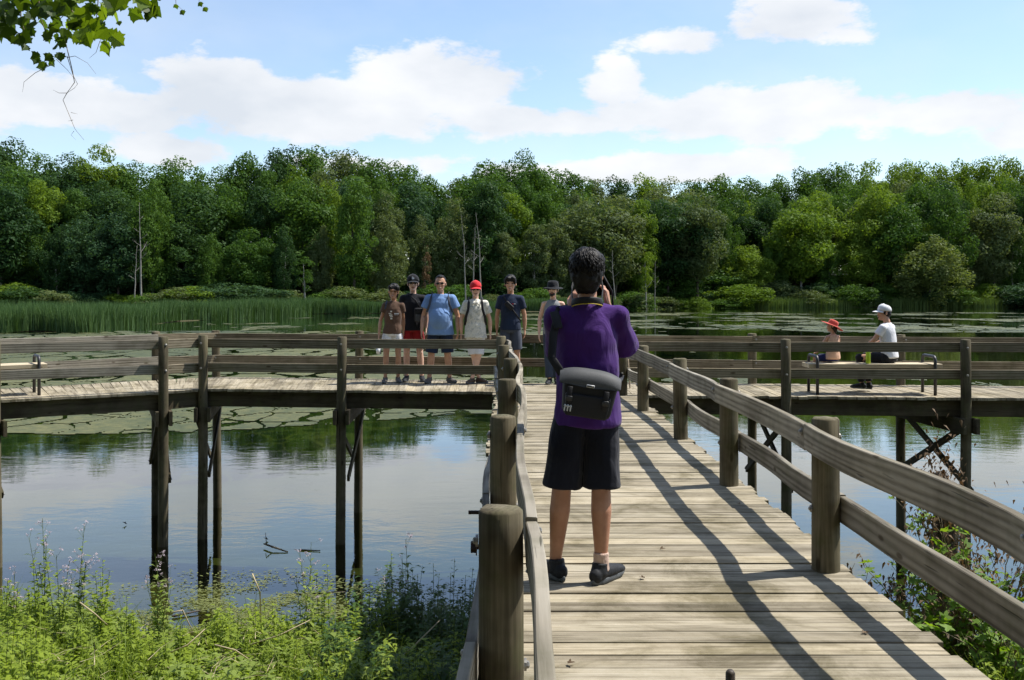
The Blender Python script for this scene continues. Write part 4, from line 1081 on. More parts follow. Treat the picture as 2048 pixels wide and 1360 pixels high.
def print_shirt():
    m, N, L, out = mat_new('fabric_cream_print')
    tc = N.new('ShaderNodeTexCoord'); n1 = nz(N, L, tc.outputs['Object'], 11, 4, .6, 2.0); fold = nz(N, L, tc.outputs['Object'], 9, 3, .5, 1.2)
    c = ramp(N, L, n1, [(.36, (.40,.42,.40)), (.46, (.64,.62,.55)), (.60, (.70,.68,.60)), (.68, (.50,.47,.36))])
    pr(N, L, out, c, .85, .15, fold, .6, .035); return m
FB['cream'] = print_shirt()
PEND = []
def solid(g, name, mat, parent, vox=.009, smooth=6, noise_amp=0.0, noise_f=9.0, stretch=(1,1,1), up_only=False):
    """joins overlapping shapes into one continuous surface (voxel union, smoothed)"""
    o = link(name, mesh(name, g.v, g.f), mat, parent)
    m = o.modifiers.new('union', 'REMESH'); m.mode = 'VOXEL'; m.voxel_size = vox; m.use_smooth_shade = True
    s = o.modifiers.new('soft', 'SMOOTH'); s.factor = .5; s.iterations = smooth
    PEND.append((o, noise_amp, noise_f, stretch)); return o
def finish_solids():
    bpy.context.view_layer.update(); dg = bpy.context.evaluated_depsgraph_get(); done = []
    for o, a, f, st in PEND: done.append((o, bpy.data.meshes.new_from_object(o.evaluated_get(dg)), a, f, st))
    for o, me, a, f, st in done:
        mats = [s.material for s in o.material_slots]
        o.modifiers.clear(); o.data = me
        if a:
            n = len(me.vertices); co = np.zeros(n*3, np.float32); no = np.zeros(n*3, np.float32)
            me.vertices.foreach_get('co', co); me.vertex_normals.foreach_get('vector', no); co = co.reshape(-1, 3); no = no.reshape(-1, 3)
            w = np.array([mnoise.fractal(Vector((p[0]*f*st[0], p[1]*f*st[1], p[2]*f*st[2])), 1.1, 2.0, 2) for p in co])
            co = co+no*(w*a+a*.35)[:, None].astype(np.float32); me.vertices.foreach_set('co', co.astype(np.float32).ravel()); me.update()
        if not me.materials:
            for m in mats: me.materials.append(m)
def hand(g, wrist, hdir, palm_n, thumb_side, s=1.0, curl=.5):
    """palm, four fingers of unequal length with two bends, thumb from the side of the palm"""
    w = Vector(wrist); h = Vector(hdir).normalized(); pn = Vector(palm_n); pn = (pn-h*pn.dot(h)).normalized(); t = h.cross(pn).normalized()*thumb_side
    g.add(*loft([w-h*.01*s, w+h*.035*s, w+h*.085*s], [(.024*s,.018*s), (.036*s,.016*s), (.038*s,.013*s)], 10, pn))
    for k, (off, ln) in enumerate(((.029,.070),(.010,.080),(-.010,.074),(-.028,.058))):
        b = w+h*.085*s+t*off*s; c1 = curl*.5; c2 = curl*1.2
        d1 = (h*math.cos(c1)+pn*math.sin(c1)); d2 = (h*math.cos(c2)+pn*math.sin(c2)); m = b+d1*ln*.48*s; e = m+d2*ln*.55*s
        g.add(*loft([b-h*.012*s, m, e], [.0088*s,.0080*s,.0066*s], 8))
    b = w+h*.022*s+t*.026*s; d1 = (h*.65+t*.75+pn*.25).normalized(); m = b+d1*.034*s; e = m+(h*.92+t*.18+pn*.35).normalized()*.034*s
    g.add(*loft([b, m, e], [.0115*s,.0100*s,.0078*s], 8))
def head_rot(yaw, pitch, roll=0): return Matrix.Rotation(yaw, 3, 'Z') @ Matrix.Rotation(pitch, 3, 'X') @ Matrix.Rotation(roll, 3, 'Y')
class Person:
    """figure facing local -y, left hand at +x; joints in metres at 1.75 m height, scaled by the root"""
    def __init__(s, label, loc, rz, H, skin_mat, J=None, width=1.0, belly=0.0, yaw=0, pitch=0, roll=0, lean=(0,0), vox=.0085, curl=.55, fem=False, seat=None, wear=1.0, hs=1.14):
        s.o = empty('person', loc, rz, label, 'person'); k = H/1.75; s.o.scale = (k, k, k); s.k = k; s.vox = vox/k; s.sk = skin_mat; s.w = width; s.belly = belly; s.hs = hs
        D = dict(pelvis=(0,0,.93), hipL=(.092,0,.92), hipR=(-.092,0,.92), kneeL=(.105,-.01,.49), kneeR=(-.105,-.01,.49), ankL=(.11,.02,.085), ankR=(-.11,.02,.085), footL=.18, footR=-.18,
                 elL=(.225,.03,1.13), elR=(-.225,.03,1.13), wrL=(.235,-.06,.88), wrR=(-.235,-.06,.88), hL=None, hR=None, pnL=(-1,.2,0), pnR=(1,.2,0))
        D.update(J or {}); s.J = {a: (Vector(b) if isinstance(b, tuple) else b) for a, b in D.items()}
        s.spine = Vector((lean[0], lean[1], 1)).normalized(); s.fem = fem
        s.yawm = head_rot(yaw, pitch, roll)
        sw = .160*width if not fem else .138*width
        s.shL = s.T(1.392, sw); s.shR = s.T(1.392, -sw)
        if 'shL' in s.J: s.shL = s.J['shL']
        if 'shR' in s.J: s.shR = s.J['shR']
        s.head = s.T(1.635+.11*(hs-1))+s.yawm @ Vector((0,-.012,0))+Vector((0,-.010,0))
        s.body(curl)
    def T(s, z, x=0, y=0): return s.J['pelvis']+s.spine*(z-.93)+Vector((x, y, 0))
    def hd(s, p): return s.head+s.yawm @ (Vector(p)*s.hs)
    def q(s, r): return tuple(a*s.hs for a in r)
    def body(s, curl):
        g = G(); w = s.w; f = s.fem; J = s.J
        sec = [(.88,.13,.095,0),(.95,.155*(1.02 if f else 1),.108,0),(1.06,.130*(.92 if f else 1),.098,0),(1.20,.138,.105,0),(1.33,.140,.108,0),(1.40,.118,.090,.005),(1.455,.072,.062,.01)]
        g.add(*loft([s.T(z, 0, y) for z, a, b, y in sec], [(a*w*.90, b*w*.88) for z, a, b, y in sec], 20, (0,1,0)))
        g.add(*loft([s.T(1.43,0,.012), s.T(1.50,0,.010), s.head+Vector((0,.01,-.05))], [.060,.052,.052], 14))
        # head: skull, face, jaw, nose, brow, ears
        Rm = s.yawm
        for c, r in (((0,.012,.030),(.074,.094,.090)), ((0,-.018,-.020),(.062,.072,.095)), ((0,-.040,-.080),(.040,.044,.040)), ((0,-.078,-.098),(.018,.014,.014)), ((.034,-.058,-.022),(.024,.024,.022)), ((-.034,-.058,-.022),(.024,.024,.022))):
            g.add(*ball(s.hd(c), s.q(r), 18, 14, Rm))
        g.add(*loft([s.hd((0,-.083,.012)), s.hd((0,-.098,-.018)), s.hd((0,-.104,-.034)), s.hd((0,-.088,-.042))], [.008,.010,.013,.010], 10))
        g.add(*loft([s.hd((-.045,-.076,.022)), s.hd((0,-.088,.020)), s.hd((.045,-.076,.022))], [.009,.010,.009], 8))
        for sg in (-1, 1): g.add(*ball(s.hd((sg*.078,.010,-.008)), s.q((.010,.020,.032)), 10, 8, Rm))
        for sd, sh, el, wr in (('L', s.shL, J['elL'], J['wrL']), ('R', s.shR, J['elR'], J['wrR'])):
            up = (0,1,.01); c = s.T(1.40)
            g.add(*loft([c.lerp(sh, .45), sh], [.050*w, .046*w], 12)); g.add(*ball(sh, .045*w))
            a = sh.lerp(el, .4); b = el.lerp(wr, .28)
            th = (.86 if f else 1.0)*min(1.1, w)
            g.add(*loft([sh, a, el], [.043*th, .043*th, .037*th], 12, up)); g.add(*loft([el, b, el.lerp(wr,.7), wr], [.037*th,.040*th,.031*th,.0245*th], 12, up))
            hdv = J['h'+sd] if J['h'+sd] is not None else (wr-el)
            hand(g, wr, hdv, J['pn'+sd], 1 if sd == 'L' else -1, 1.0 if not f else .92, curl)
        for sd in 'LR':
            h, k, a = J['hip'+sd], J['knee'+sd], J['ank'+sd]; th = (.5+.5*w)*(.95 if f else 1)
            kd = (k-a).normalized(); fw = Vector((0,-1,0)) if abs(kd.z) > .5 else Vector((0,0,1))
            calf = k.lerp(a, .30)-fw*.012
            g.add(*loft([h+Vector((0,0,.02)), h.lerp(k,.35), h.lerp(k,.8), k], [.066*th,.070*th,.060*th,.055*th], 14)); g.add(*ball(k+fw*.008, .053*th))
            g.add(*loft([k, calf, k.lerp(a,.62)-fw*.006, k.lerp(a,.88), a], [.053*th,.057*th,.045*th,.035*th,.034*th], 14))
            y = J['foot'+sd]; d = Vector((math.sin(y), -math.cos(y), 0))
            g.add(*loft([a-d*.03-Vector((0,0,.045)), a+d*.06-Vector((0,0,.04)), a+d*.15-Vector((0,0,.06))], [.030,.034,.022], 10))
        solid(g, 'body', s.sk, s.o, s.vox, 4)
    def shirt(s, mat, hem=.86, sleeve=.55, loose=1.0, tank=False, amp=.006, belly=None, sl=(.066,.070), long_hem=None):
        g = G(); w = s.w; k = loose; f = s.fem
        sec = [(hem,.178*k,.132*k,0),(hem+.07,.174*k,.128*k,0),(1.06,.158*k*(.93 if f else 1),.118*k,0),(1.20,.165*k,.124*k,0),(1.33,.158*k,.122,0),(1.395,.138,.104,.004),(1.445,.094,.080,.008),(1.476,.070,.066,.008)]
        if tank: sec = sec[:-2]+[(1.43,.105,.085,.006),(1.462,.080,.060,.006)]
        g.add(*loft([s.T(z, 0, y) for z, a, b, y in sec], [(a*w, b*w) for z, a, b, y in sec], 26, (0,1,0), True, False))
        if s.belly: g.add(*ball(s.T(1.07, 0, -.048*s.belly), (.150*w, .125+.03*s.belly, .22), 20, 14))
        if s.fem:
            for sg in (-1, 1): g.add(*ball(s.T(1.265, sg*.065, -.075), (.06,.05,.06)))
        if not tank:
            for sh, el in ((s.shL, s.J['elL']), (s.shR, s.J['elR'])):
                c = s.T(1.395); e = sh.lerp(el, sleeve); up = (0,1,.01); d = (el-sh).normalized()
                g.add(*loft([c.lerp(sh,.4), sh.lerp(c,.06)], [.078*w, .066*w], 14)); g.add(*ball(sh, .067*w))
                g.add(*loft([sh, sh.lerp(e,.5), e], [.066*w, sl[0]*(.5+.5*w), sl[1]*(.5+.5*w)], 14, up, True, False))
        else:
            for sh in (s.shL, s.shR): g.add(*loft([s.T(1.36).lerp(sh,.55)-Vector((0,0,.03)), s.T(1.44).lerp(sh,.5)], [.055*w,.045*w], 12))
        return solid(g, 'shirt', mat, s.o, s.vox*1.05, 7, amp, 8, (1,1,.8))
    def pants(s, mat, frac=.9, loose=1.0, name='shorts', amp=.005, cuff=.088, top=1.0, calf=None):
        g = G(); w = (.45+.55*s.w); J = s.J; k = loose
        g.add(*loft([s.T(top), s.T(.95), s.T(.88), s.T(.84)], [(.146*w,.106*w),(.155*w,.112*w),(.160*w*k,.118*w*k),(.13*w*k,.10*w*k)], 22, (0,1,0), True, False))
        for sd in 'LR':
            h, kn, a = J['hip'+sd], J['knee'+sd], J['ank'+sd]
            if frac <= 1: 
                e = h.lerp(kn, frac); h = Vector((h.x*.88, h.y, h.z))
                if abs(h.z-kn.z) < .25: g.add(*ball(h, .098*w))
                g.add(*loft([h+Vector((0,0,-.01)), h.lerp(kn, frac*.5), e], [.080*w*k,.092*w*k,cuff*k], 16, (0,1,.01), True, False))
            else:
                if abs(h.z-kn.z) < .25: g.add(*ball(h, .105*w))
                g.add(*loft([h+Vector((0,0,-.01)), h.lerp(kn,.5), kn, kn.lerp(a,.5), kn.lerp(a,frac-1)], [.088*w*k,.090*w*k,.073*k,.070*k,cuff*k], 16, (0,1,.01), True, False))
                g.add(*ball(kn, .072*k))
        return solid(g, name, mat, s.o, s.vox*1.05, 3, amp, 9, (1,1,.6))
    def shoes(s, mat, sole, socks=None, big=1.0):
        for sd in 'LR':
            a = s.J['ank'+sd]; y = s.J['foot'+sd]; d = Vector((math.sin(y), -math.cos(y), 0)); b = Vector((a.x, a.y, a.z-.085))
            g = G(); q = lambda f, z: b+d*f*big+Vector((0,0,z))
            g.add(*loft([q(-.055,.045), q(0,.052), q(.07,.048), q(.13,.040), q(.175,.034)], [(.036,.040),(.040,.042),(.045,.036),(.046,.027),(.034,.020)], 14, (0,0,1)))
            g.add(*loft([q(-.018,.05), q(-.012,.085), q(-.010,.108)], [.046,.043,.043], 14, d, True, False))
            sh = solid(g, 'shoe', mat, s.o, s.vox, 3, .002, 30)
            n = 22; V = []; Fc = []
            for zz, ex in ((0,.94),(.012,1.0),(.026,1.0),(.030,.96)):
                for k in range(n):
                    w = 2*math.pi*k/n; fx = math.cos(w); sx = math.sin(w); f_ = .062+fx*.138; wd = .044+.008*fx-(.006 if abs(fx) < .3 else 0)
                    p = d*f_*big*ex+Vector((d.y*-1, d.x, 0))*sx*wd*ex
                    V.append(b+p+Vector((0,0,zz+(.012*max(0, fx)**3))))
            for i in range(3):
                for k in range(n): Fc.append((i*n+k, i*n+(k+1) % n, (i+1)*n+(k+1) % n, (i+1)*n+k))
            Fc += [tuple(range(n))[::-1], tuple(range(3*n, 4*n))]
            g2 = G(); g2.add(V, Fc); g2.build('sole', sole, sh, True)
            if socks is not None and (socks_side := True):
                g3 = G(); g3.add(*loft([a+Vector((0,0,-.02)), a+Vector((0,0,.05)), s.J['knee'+sd].lerp(a,.80)], [.043,.0405,.0415], 14, (0,1,0), True, False)); solid(g3, 'sock', socks, s.o, s.vox, 1)
    def hair(s, mat=None, style='short', amp=.006):
        g = G(); Rm = s.yawm
        L_ = {'short': [((0,.020,.040),(.081,.097,.092)), ((0,.045,-.01),(.074,.066,.075))],
              'swept': [((0,.016,.044),(.084,.102,.094)), ((0,.045,-.01),(.077,.068,.08)), ((.045,-.062,.072),(.036,.034,.032)), ((-.030,-.066,.076),(.044,.034,.030)), ((.068,-.03,.035),(.02,.04,.045)), ((-.068,-.03,.035),(.02,.04,.045))],
              'bob': [((0,.022,.038),(.086,.102,.094)), ((0,.052,-.03),(.080,.064,.095)), ((.05,-.045,.062),(.038,.05,.04)), ((-.05,-.045,.062),(.038,.05,.04))],
              'under_cap': [((0,.040,-.012),(.079,.068,.065)), ((.070,.0,-.002),(.012,.034,.03)), ((-.070,.0,-.002),(.012,.034,.03))],
              'long': [((0,.030,.0),(.082,.085,.10)), ((0,.055,-.07),(.075,.055,.09))],
              'receding': [((0,.032,.046),(.080,.088,.084)), ((0,.045,-.005),(.076,.064,.075)), ((0,-.02,.100),(.055,.05,.016))]}[style]
        for c, r in L_: g.add(*ball(s.hd(c), s.q(r), 18, 14, Rm))
        return solid(g, 'hair', mat or M['hair'], s.o, s.vox*.8, 2, amp, 38, (1,1,.6))
    def face(s, glasses=None, smile=True, beard=False):
        Rm = s.yawm; n = 12
        g = G(); g.add(*loft([s.hd((-.024,-.086,-.060)), s.hd((-.010,-.0955,-.066)), s.hd((.010,-.0955,-.066)), s.hd((.024,-.086,-.060))], [.004,.0062,.0062,.004], 8)); mo = g.build('mouth', M['lip'], s.o, True)
        if smile:
            g = G(); g.add(*loft([s.hd((-.018,-.0905,-.060)), s.hd((0,-.0975,-.0635)), s.hd((.018,-.0905,-.060))], [.0035,.0045,.0035], 8)); g.build('teeth', M['teeth'], mo, True)
        for sg in (-1, 1):
            g = G(); g.add(*loft([s.hd((sg*.018,-.092,.028)), s.hd((sg*.034,-.089,.034)), s.hd((sg*.050,-.078,.028))], [.003,.004,.0025], 6)); g.build('eyebrow', M['hair'], s.o, True)
            if not glasses:
                g = G(); g.add(*ball(s.hd((sg*.032,-.081,.002)), s.q((.012,.008,.007)), 12, 8, Rm)); g.build('eye', M['eye'], s.o, True)
        if beard:
            g = G()
            for c, r in (((0,-.082,-.088),(.028,.024,.028)), ((.03,-.066,-.078),(.016,.024,.022)), ((-.03,-.066,-.078),(.016,.024,.022)), ((0,-.096,-.047),(.024,.006,.005))): g.add(*ball(s.hd(c), s.q(r), 12, 8, Rm))
            solid(g, 'beard', M['hair_brown'], s.o, s.vox*.7, 2, .002, 60)
        if glasses:
            g = G()
            for sg in (-1, 1):
                g.add(*ball(s.hd((sg*.034,-.096,.002)), s.q((.025,.005,.015)), 14, 10, Rm))
                g.add(*loft([s.hd((sg*.061,-.090,.006)), s.hd((sg*.080,-.04,.006)), s.hd((sg*.082,.012,.002))], [.0035,.003,.003], 6))
            g.add(*loft([s.hd((-.008,-.101,.006)), s.hd((.008,-.101,.006))], [.003,.003], 6))
            g.build('sunglasses', glasses, s.o, True)
    def cap(s, mat, brim_mat=None, brim=.075, dome=1.0, emblem=None, tilt=0.0):
        g = G(); rings = [(.028,.090,.108),(.055,.090,.107),(.085,.083,.099),(.110,.066,.080),(.128,.038,.048),(.134,.008,.010)]
        V = []; Fc = []; n = 22
        for z, a, b in rings:
            for k in range(n): w = 2*math.pi*k/n; V.append(s.hd((math.cos(w)*a*dome, .008+math.sin(w)*b*dome, z+.010*math.sin(w)*-1)))
        for i in range(len(rings)-1):
            for k in range(n): Fc.append((i*n+k, i*n+(k+1) % n, (i+1)*n+(k+1) % n, (i+1)*n+k))
        Fc += [tuple(range(n))[::-1], tuple(range((len(rings)-1)*n, len(rings)*n))]
        g.add(V, Fc); c = g.build('cap', mat, s.o, True)
        V = []; Fc = []; m = 13
        for t in (0, 1):
            for j in range(4):
                q = j/3
                for k in range(m):
                    w = -math.pi/2+(-1.15+2.3*k/(m-1)); e = brim*math.cos((w+math.pi/2)*1.25)*q
                    V.append(s.hd((math.cos(w)*(.088+e*.35), .008+math.sin(w)*(.106+e), .040-.020*q-.30*(math.cos(w)**2)*.06-.004*t-tilt*q)))
        for t in (0, 1):
            for j in range(3):
                for k in range(m-1):
                    a = t*4*m+j*m+k; f = (a, a+1, a+m+1, a+m); Fc.append(f if t else f[::-1])
        for k in range(m-1): a = 3*m+k; Fc.append((a, a+1, a+1+4*m, a+4*m))
        g = G(); g.add(V, Fc); g.build('brim', brim_mat or mat, c, True)
        if emblem:
            g = G(); g.add(*cbox((0,0,0), (.034,.006,.026), .002)); g.add(*cbox((-.006,0,.018), (.018,.006,.014), .002))
            g.v = [tuple(s.hd((p[0], -.100+p[1]+abs(p[0])*.15, .070+p[2]))) for p in g.v]; g.build('emblem', emblem, c)
        return c
    def sunhat(s, mat, brim=.09, droop=.03, tilt=(0,0), dome_h=1.0):
        n = 26; Rt = Euler((tilt[0], tilt[1], 0)).to_matrix()
        prof = [(1+brim/.095, .022-droop), (1+brim/.19, .026-droop*.4), (1.0, .030), (.98, .050), (.95,.085*dome_h), (.84,.118*dome_h), (.5,.132*dome_h), (.06,.134*dome_h)]
        V = []; Fc = []
        for rr, z in prof:
            for k in range(n):
                w = 2*math.pi*k/n; wz = (.010*math.sin(2*w+.5) if rr > 1.2 else 0)
                V.append(s.hd(Rt @ Vector((math.cos(w)*.090*rr, .008+math.sin(w)*.106*rr, z+wz))))
        for i in range(len(prof)-1):
            for k in range(n): Fc.append((i*n+k, i*n+(k+1) % n, (i+1)*n+(k+1) % n, (i+1)*n+k))
        Fc.append(tuple(range((len(prof)-1)*n, len(prof)*n)))
        g = G(); g.add(V, Fc); h = g.build('hat', mat, s.o, True)
        m = h.modifiers.new('t', 'SOLIDIFY'); m.thickness = .005; return h
    def strap(s, pts, mat, w=.020, name='strap', parent=None, th=.005):
        g = G(); g.add(*loft([Vector(p) for p in pts], [(w, th)]*len(pts), 8, (0,-1,0), True, False)); return g.build(name, mat, parent or s.o, True)
    def marks(s, name, mat, rects, y):
        """flat print: small shapes lying on the shirt front"""
        g = G()
        for (x, z, w, h) in rects: g.add(*cbox(s.T(z, x, y), (w, .004, h), .001))
        return g.build(name, mat, s.o)
def gear(name, label, cat, person):
    """a worn bag: top-level, placed in its wearer's frame"""
    e = empty(name, person.o.location, person.o.rotation_euler.z, label, cat); e.scale = person.o.scale; return e
def rounded(c, s, mat, name, parent, bev=.02, seg=3, taper=1.0, rot=(0,0,0), bulge=0):
    bm = bmesh.new(); bmesh.ops.create_cube(bm, size=1.0)
    for v in bm.verts:
        k = taper if v.co.z < 0 else 1.0; v.co = Vector((v.co.x*s[0]*k, v.co.y*s[1], v.co.z*s[2]))
    bmesh.ops.bevel(bm, geom=bm.edges[:], offset=bev, segments=seg, profile=.6, affect='EDGES')
    me = bpy.data.meshes.new(name); bm.to_mesh(me); bm.free()
    me.polygons.foreach_set('use_smooth', np.ones(len(me.polygons), dtype=bool))
    return link(name, me, mat, parent, c, rot)

# ---- the photographer (seen from behind, facing the group)
PH = Person('photographer in purple t-shirt and black shorts, seen from behind', (.40, 5.33, 0), math.pi, 1.745, SK['leg'], hs=1.0, vox=.0062, width=.95, wear=1, pitch=-.06, yaw=-.10,
   J=dict(hipL=(.098,0,.92), hipR=(-.094,0,.92), kneeL=(.135,-.005,.50), kneeR=(-.075,-.005,.50), ankL=(.168,-.045,.085), ankR=(-.072,.035,.085), footL=.55, footR=-.62, shL=(.160,-.01,1.405), shR=(-.160,-.01,1.405),
          elL=(.125,-.25,1.20), wrL=(.075,-.30,1.455), hL=(-.35,-.1,.8), pnL=(-.6,-.5,-.3), elR=(-.215,-.150,1.215), wrR=(-.128,-.175,1.465), hR=(.12,-.12,1), pnR=(.9,-.4,0)), curl=1.0)
PH.shirt(FB['purple'], .835, .90, 1.07, amp=.015, sl=(.078,.088))
PH.pants(FB['navyblack'], .99, 1.06, 'shorts', .008, cuff=.096)
PH.shoes(M['shoe_black'], M['rubber'], None, 1.18)
g = G(); a = PH.J['ankR']; g.add(*loft([a+Vector((0,0,-.02)), a+Vector((0,0,.03)), a+Vector((0,0,.075))], [.044,.041,.041], 14, (0,1,0), True, False)); solid(g, 'sock', FB['sock'], PH.o, .005, 1, .002, 40)
def photographer_hair():
    g = G(); s = PH; Rm = s.yawm
    for c, r in (((0,.020,.048),(.090,.106,.098)), ((0,.050,.0),(.086,.074,.085)), ((0,.052,-.058),(.064,.052,.050)), ((.055,-.04,.07),(.038,.05,.045)), ((-.055,-.04,.07),(.038,.05,.045))): g.add(*ball(s.hd(c), r, 20, 16, Rm))
    h = solid(g, 'hair', M['hair'], s.o, .006, 2, .008, 30, (1,1,.7))
    r = random.Random(3); gl = G()
    for k in range(620):                                   # wavy locks
        th = r.uniform(0, 2*math.pi); z = r.uniform(-.62, 1.0); q = math.sqrt(max(0, 1-z*z))
        d = Vector((q*math.cos(th), q*math.sin(th), z))
        if d.y < -.45 and d.z < .45: continue
        p = Vector((d.x*.088, .022+d.y*.104, .042+d.z*.098)); t = Vector((0,0,-1))-d*(-d.z); t = (t.normalized() if t.length > .1 else Vector((1,0,0)))
        sd = d.cross(t).normalized(); pts = []; ln = r.uniform(.030,.058); wv = r.uniform(-1, 1)*.010; ph = r.uniform(0, 6)
        for i in range(6):
            f = i/5; pts.append(s.hd(p+t*ln*(f-.3)+sd*wv*math.sin(f*5+ph)+d*(.003+.006*math.sin(f*3.1)*r.uniform(.6,1.2)-.010*f*f)))
        gl.add(*loft(pts, [.0020,.0036,.0040,.0038,.0028,.0012], 5))
    lk = gl.build('hair_locks', M['hair'], s.o, True); lk['kind'] = 'stuff'
photographer_hair()
PH.face()
# camera held to the eye
pc = empty('camera_device', PH.o.location, math.pi, 'black camera held up to the photographer\'s eye with its neck strap', 'camera'); pc.scale = PH.o.scale
rounded(PH.hd((.0,-.165,.0)), (.13,.062,.085), M['plastic'], 'camera_body', pc, .012)
g = G(); c0 = PH.hd((0,-.19,-.005)); g.add(*loft([c0, c0+Vector((0,-.05,0)), c0+Vector((0,-.09,0))], [.034,.036,.038], 18, (0,0,1), True, False)); g.build('lens_barrel', M['plastic'], pc, True)
n_ = 15; pts = []
for i in range(n_):
    w = math.pi*(-.12+1.24*i/(n_-1)); pts.append(PH.T(1.482)+Vector((math.cos(w)*.082, .012+math.sin(w)*.078, .018*math.sin(w)-.0)))
g = G(); g.add(*loft([PH.hd((.065,-.16,.0)), PH.hd((.085,-.09,-.08))]+pts+[PH.hd((-.085,-.09,-.08)), PH.hd((-.065,-.16,.0))], [(.004,.018)]*(n_+4), 8, (0,0,1), True, False)); ns = g.build('neck_strap', M['nylon'], pc, True)
g = G(); g.add(*loft([p+Vector((0,.004,-.019)) for p in pts], [(.0035,.003)]*n_, 6, (0,0,1), True, False)); g.build('edging', M['yellow'], ns, True)
g = G(); g.add(*loft([PH.hd((-.068,-.15,.02)), PH.J['wrR']+Vector((-.022,.012,.08)), PH.J['wrR']+Vector((-.026,.012,.0))], [(.006,.003)]*3, 8, (0,1,0), True, False)); g.build('hand_strap', M['nylon'], pc, True)
# shoulder bag on his back
BG = empty('shoulder_bag', PH.o.location, math.pi, 'black and grey shoulder bag slung across the photographer\'s back', 'bag'); BG.scale = PH.o.scale
bc = Vector((0.010, .205, 1.035)); ba = -.15                # local: +y is behind him
BR = Matrix.Rotation(ba, 4, 'Y')
def bagp(x, y, z): return bc+(BR.to_3x3() @ Vector((x, y, z)))
bb = rounded(bc+Vector((0,0,-.035)), (.290,.125,.200), M['nylon'], 'bag_body', BG, .040, 4, .84, (0, ba, 0))
def flap():
    V = []; Fc = []; nx = 14; prof = [(-.052,.098),(-.02,.112),(.025,.112),(.060,.092),(.076,.062),(.080,.036),(.078,.020)]
    for lay in (0, .006):
        for j, (y, z) in enumerate(prof):
            for i in range(nx+1):
                x = -.158+.316*i/nx; e = abs(x/.158); sag = -.028*e**3*(1 if j < 5 else .2)
                V.append(bagp(x*(1-.04*(j > 4)), y-(lay if j > 2 else 0)*1-.010*e**4, z+sag-lay*(j < 3)+(.020*(1-math.cos(x*20))*.25 if j == 6 else 0)))
    m = len(prof)*(nx+1)
    for lay in (0, 1):
        for j in range(len(prof)-1):
            for i in range(nx): a = lay*m+j*(nx+1)+i; f = (a, a+1, a+nx+2, a+nx+1); Fc.append(f if lay else f[::-1])
    for i in range(nx): a = (len(prof)-1)*(nx+1)+i; Fc.append((a, a+1, a+1+m, a+m))
    g = G(); g.add(V, Fc); return g.build('flap', M['nylon_grey'], BG, True)
fl = flap()
rounded(bagp(-.002,.082,.030), (.042,.006,.014), M['chrome'], 'label_plate', fl, .002, 1, 1, (0, ba, 0))
rounded(bagp(-.002,.0855,.030), (.034,.003,.008), M['plastic'], 'label_text', fl, .001, 1, 1, (0, ba, 0))
rounded(bagp(0,.066,-.075), (.235,.03,.115), M['nylon'], 'front_pocket', BG, .012, 3, .9, (0, ba, 0))
for x in (.098, -.088):
    st = rounded(bagp(x,.083,-.035), (.026,.006,.10), M['nylon'], 'buckle_strap', BG, .002, 1, 1, (0, ba, 0))
    rounded(bagp(x,.089,-.045), (.036,.012,.026), M['plastic'], 'buckle', BG, .004, 2, 1, (0, ba, 0))
g = G()
for dx in (-.014, 0, .014): g.add(*loft([bagp(.098+dx,.094,-.078), bagp(.098+dx*1.1,.094,-.108)], [.0042,.0036], 6))
g.add(*loft([bagp(.080,.094,-.084), bagp(.116,.094,-.084)], [.004,.004], 6)); g.build('pale_buckle_prongs', M['chrome'], BG, True)
sp = [bagp(.150,.02,.07), Vector((.195,.145,1.20)), Vector((.185,.125,1.32)), Vector((.150,.045,1.452)), Vector((.120,-.06,1.462)), Vector((.06,-.145,1.40)), Vector((-.08,-.165,1.2)), Vector((-.19,-.06,1.08)), bagp(-.148,.0,.06)]
g = G(); g.add(*loft(sp, [(.022,.004)]*len(sp), 8, (0,-1,.25), True, False)); g.build('bag_strap', M['nylon'], BG, True)
rounded(Vector((.168,.092,1.395)), (.044,.012,.11), M['nylon'], 'shoulder_pad', BG, .005, 2, 1, (.60, .25, 0))

# ---- the group at the rear rail (all face the camera)
def ground_xy(px, Y): return ((px-1024)/F*Y, Y, 0)
p = Person('smiling woman in brown t-shirt and white shorts, leftmost of the group', ground_xy(785, 17.15), .12, 1.66, SK['brown'], fem=True, lean=(.03,0), yaw=-.1, roll=.12, J=dict(wrL=(.20,.12,.92), elL=(.20,.10,1.14), elR=(-.215,.02,1.12), wrR=(-.240,-.07,.87), ankL=(.10,.02,.085), ankR=(-.13,-.02,.085), kneeR=(-.115,-.01,.49)))
p.shirt(FB['brown'], .885, .45, .97); p.pants(FB['white'], .36, 1.03, cuff=.094); p.shoes(M['shoe_grey'], M['rubber']); p.hair(style='bob'); p.face(M['lens_amber'])
p.marks('shirt_print', FB['offwhite'], [(-.035,1.29,.030,.022),(-.055,1.255,.05,.012),(-.040,1.225,.055,.020),(-.030,1.20,.05,.014),(-.028,1.165,.035,.03)], -.168); p.marks('shirt_lettering', FB['white'], [(.030+.017*i,1.250,.013,.020) for i in range(5)]+[(.035+.012*i,1.228,.008,.005) for i in range(6)], -.170)
p.strap([p.T(1.47,-.105,.06), p.T(1.485,-.115,-.01), p.T(1.42,-.13,-.095), p.T(1.33,-.145,-.11)], FB['slate'], .014, 'pack_strap')
W1 = p
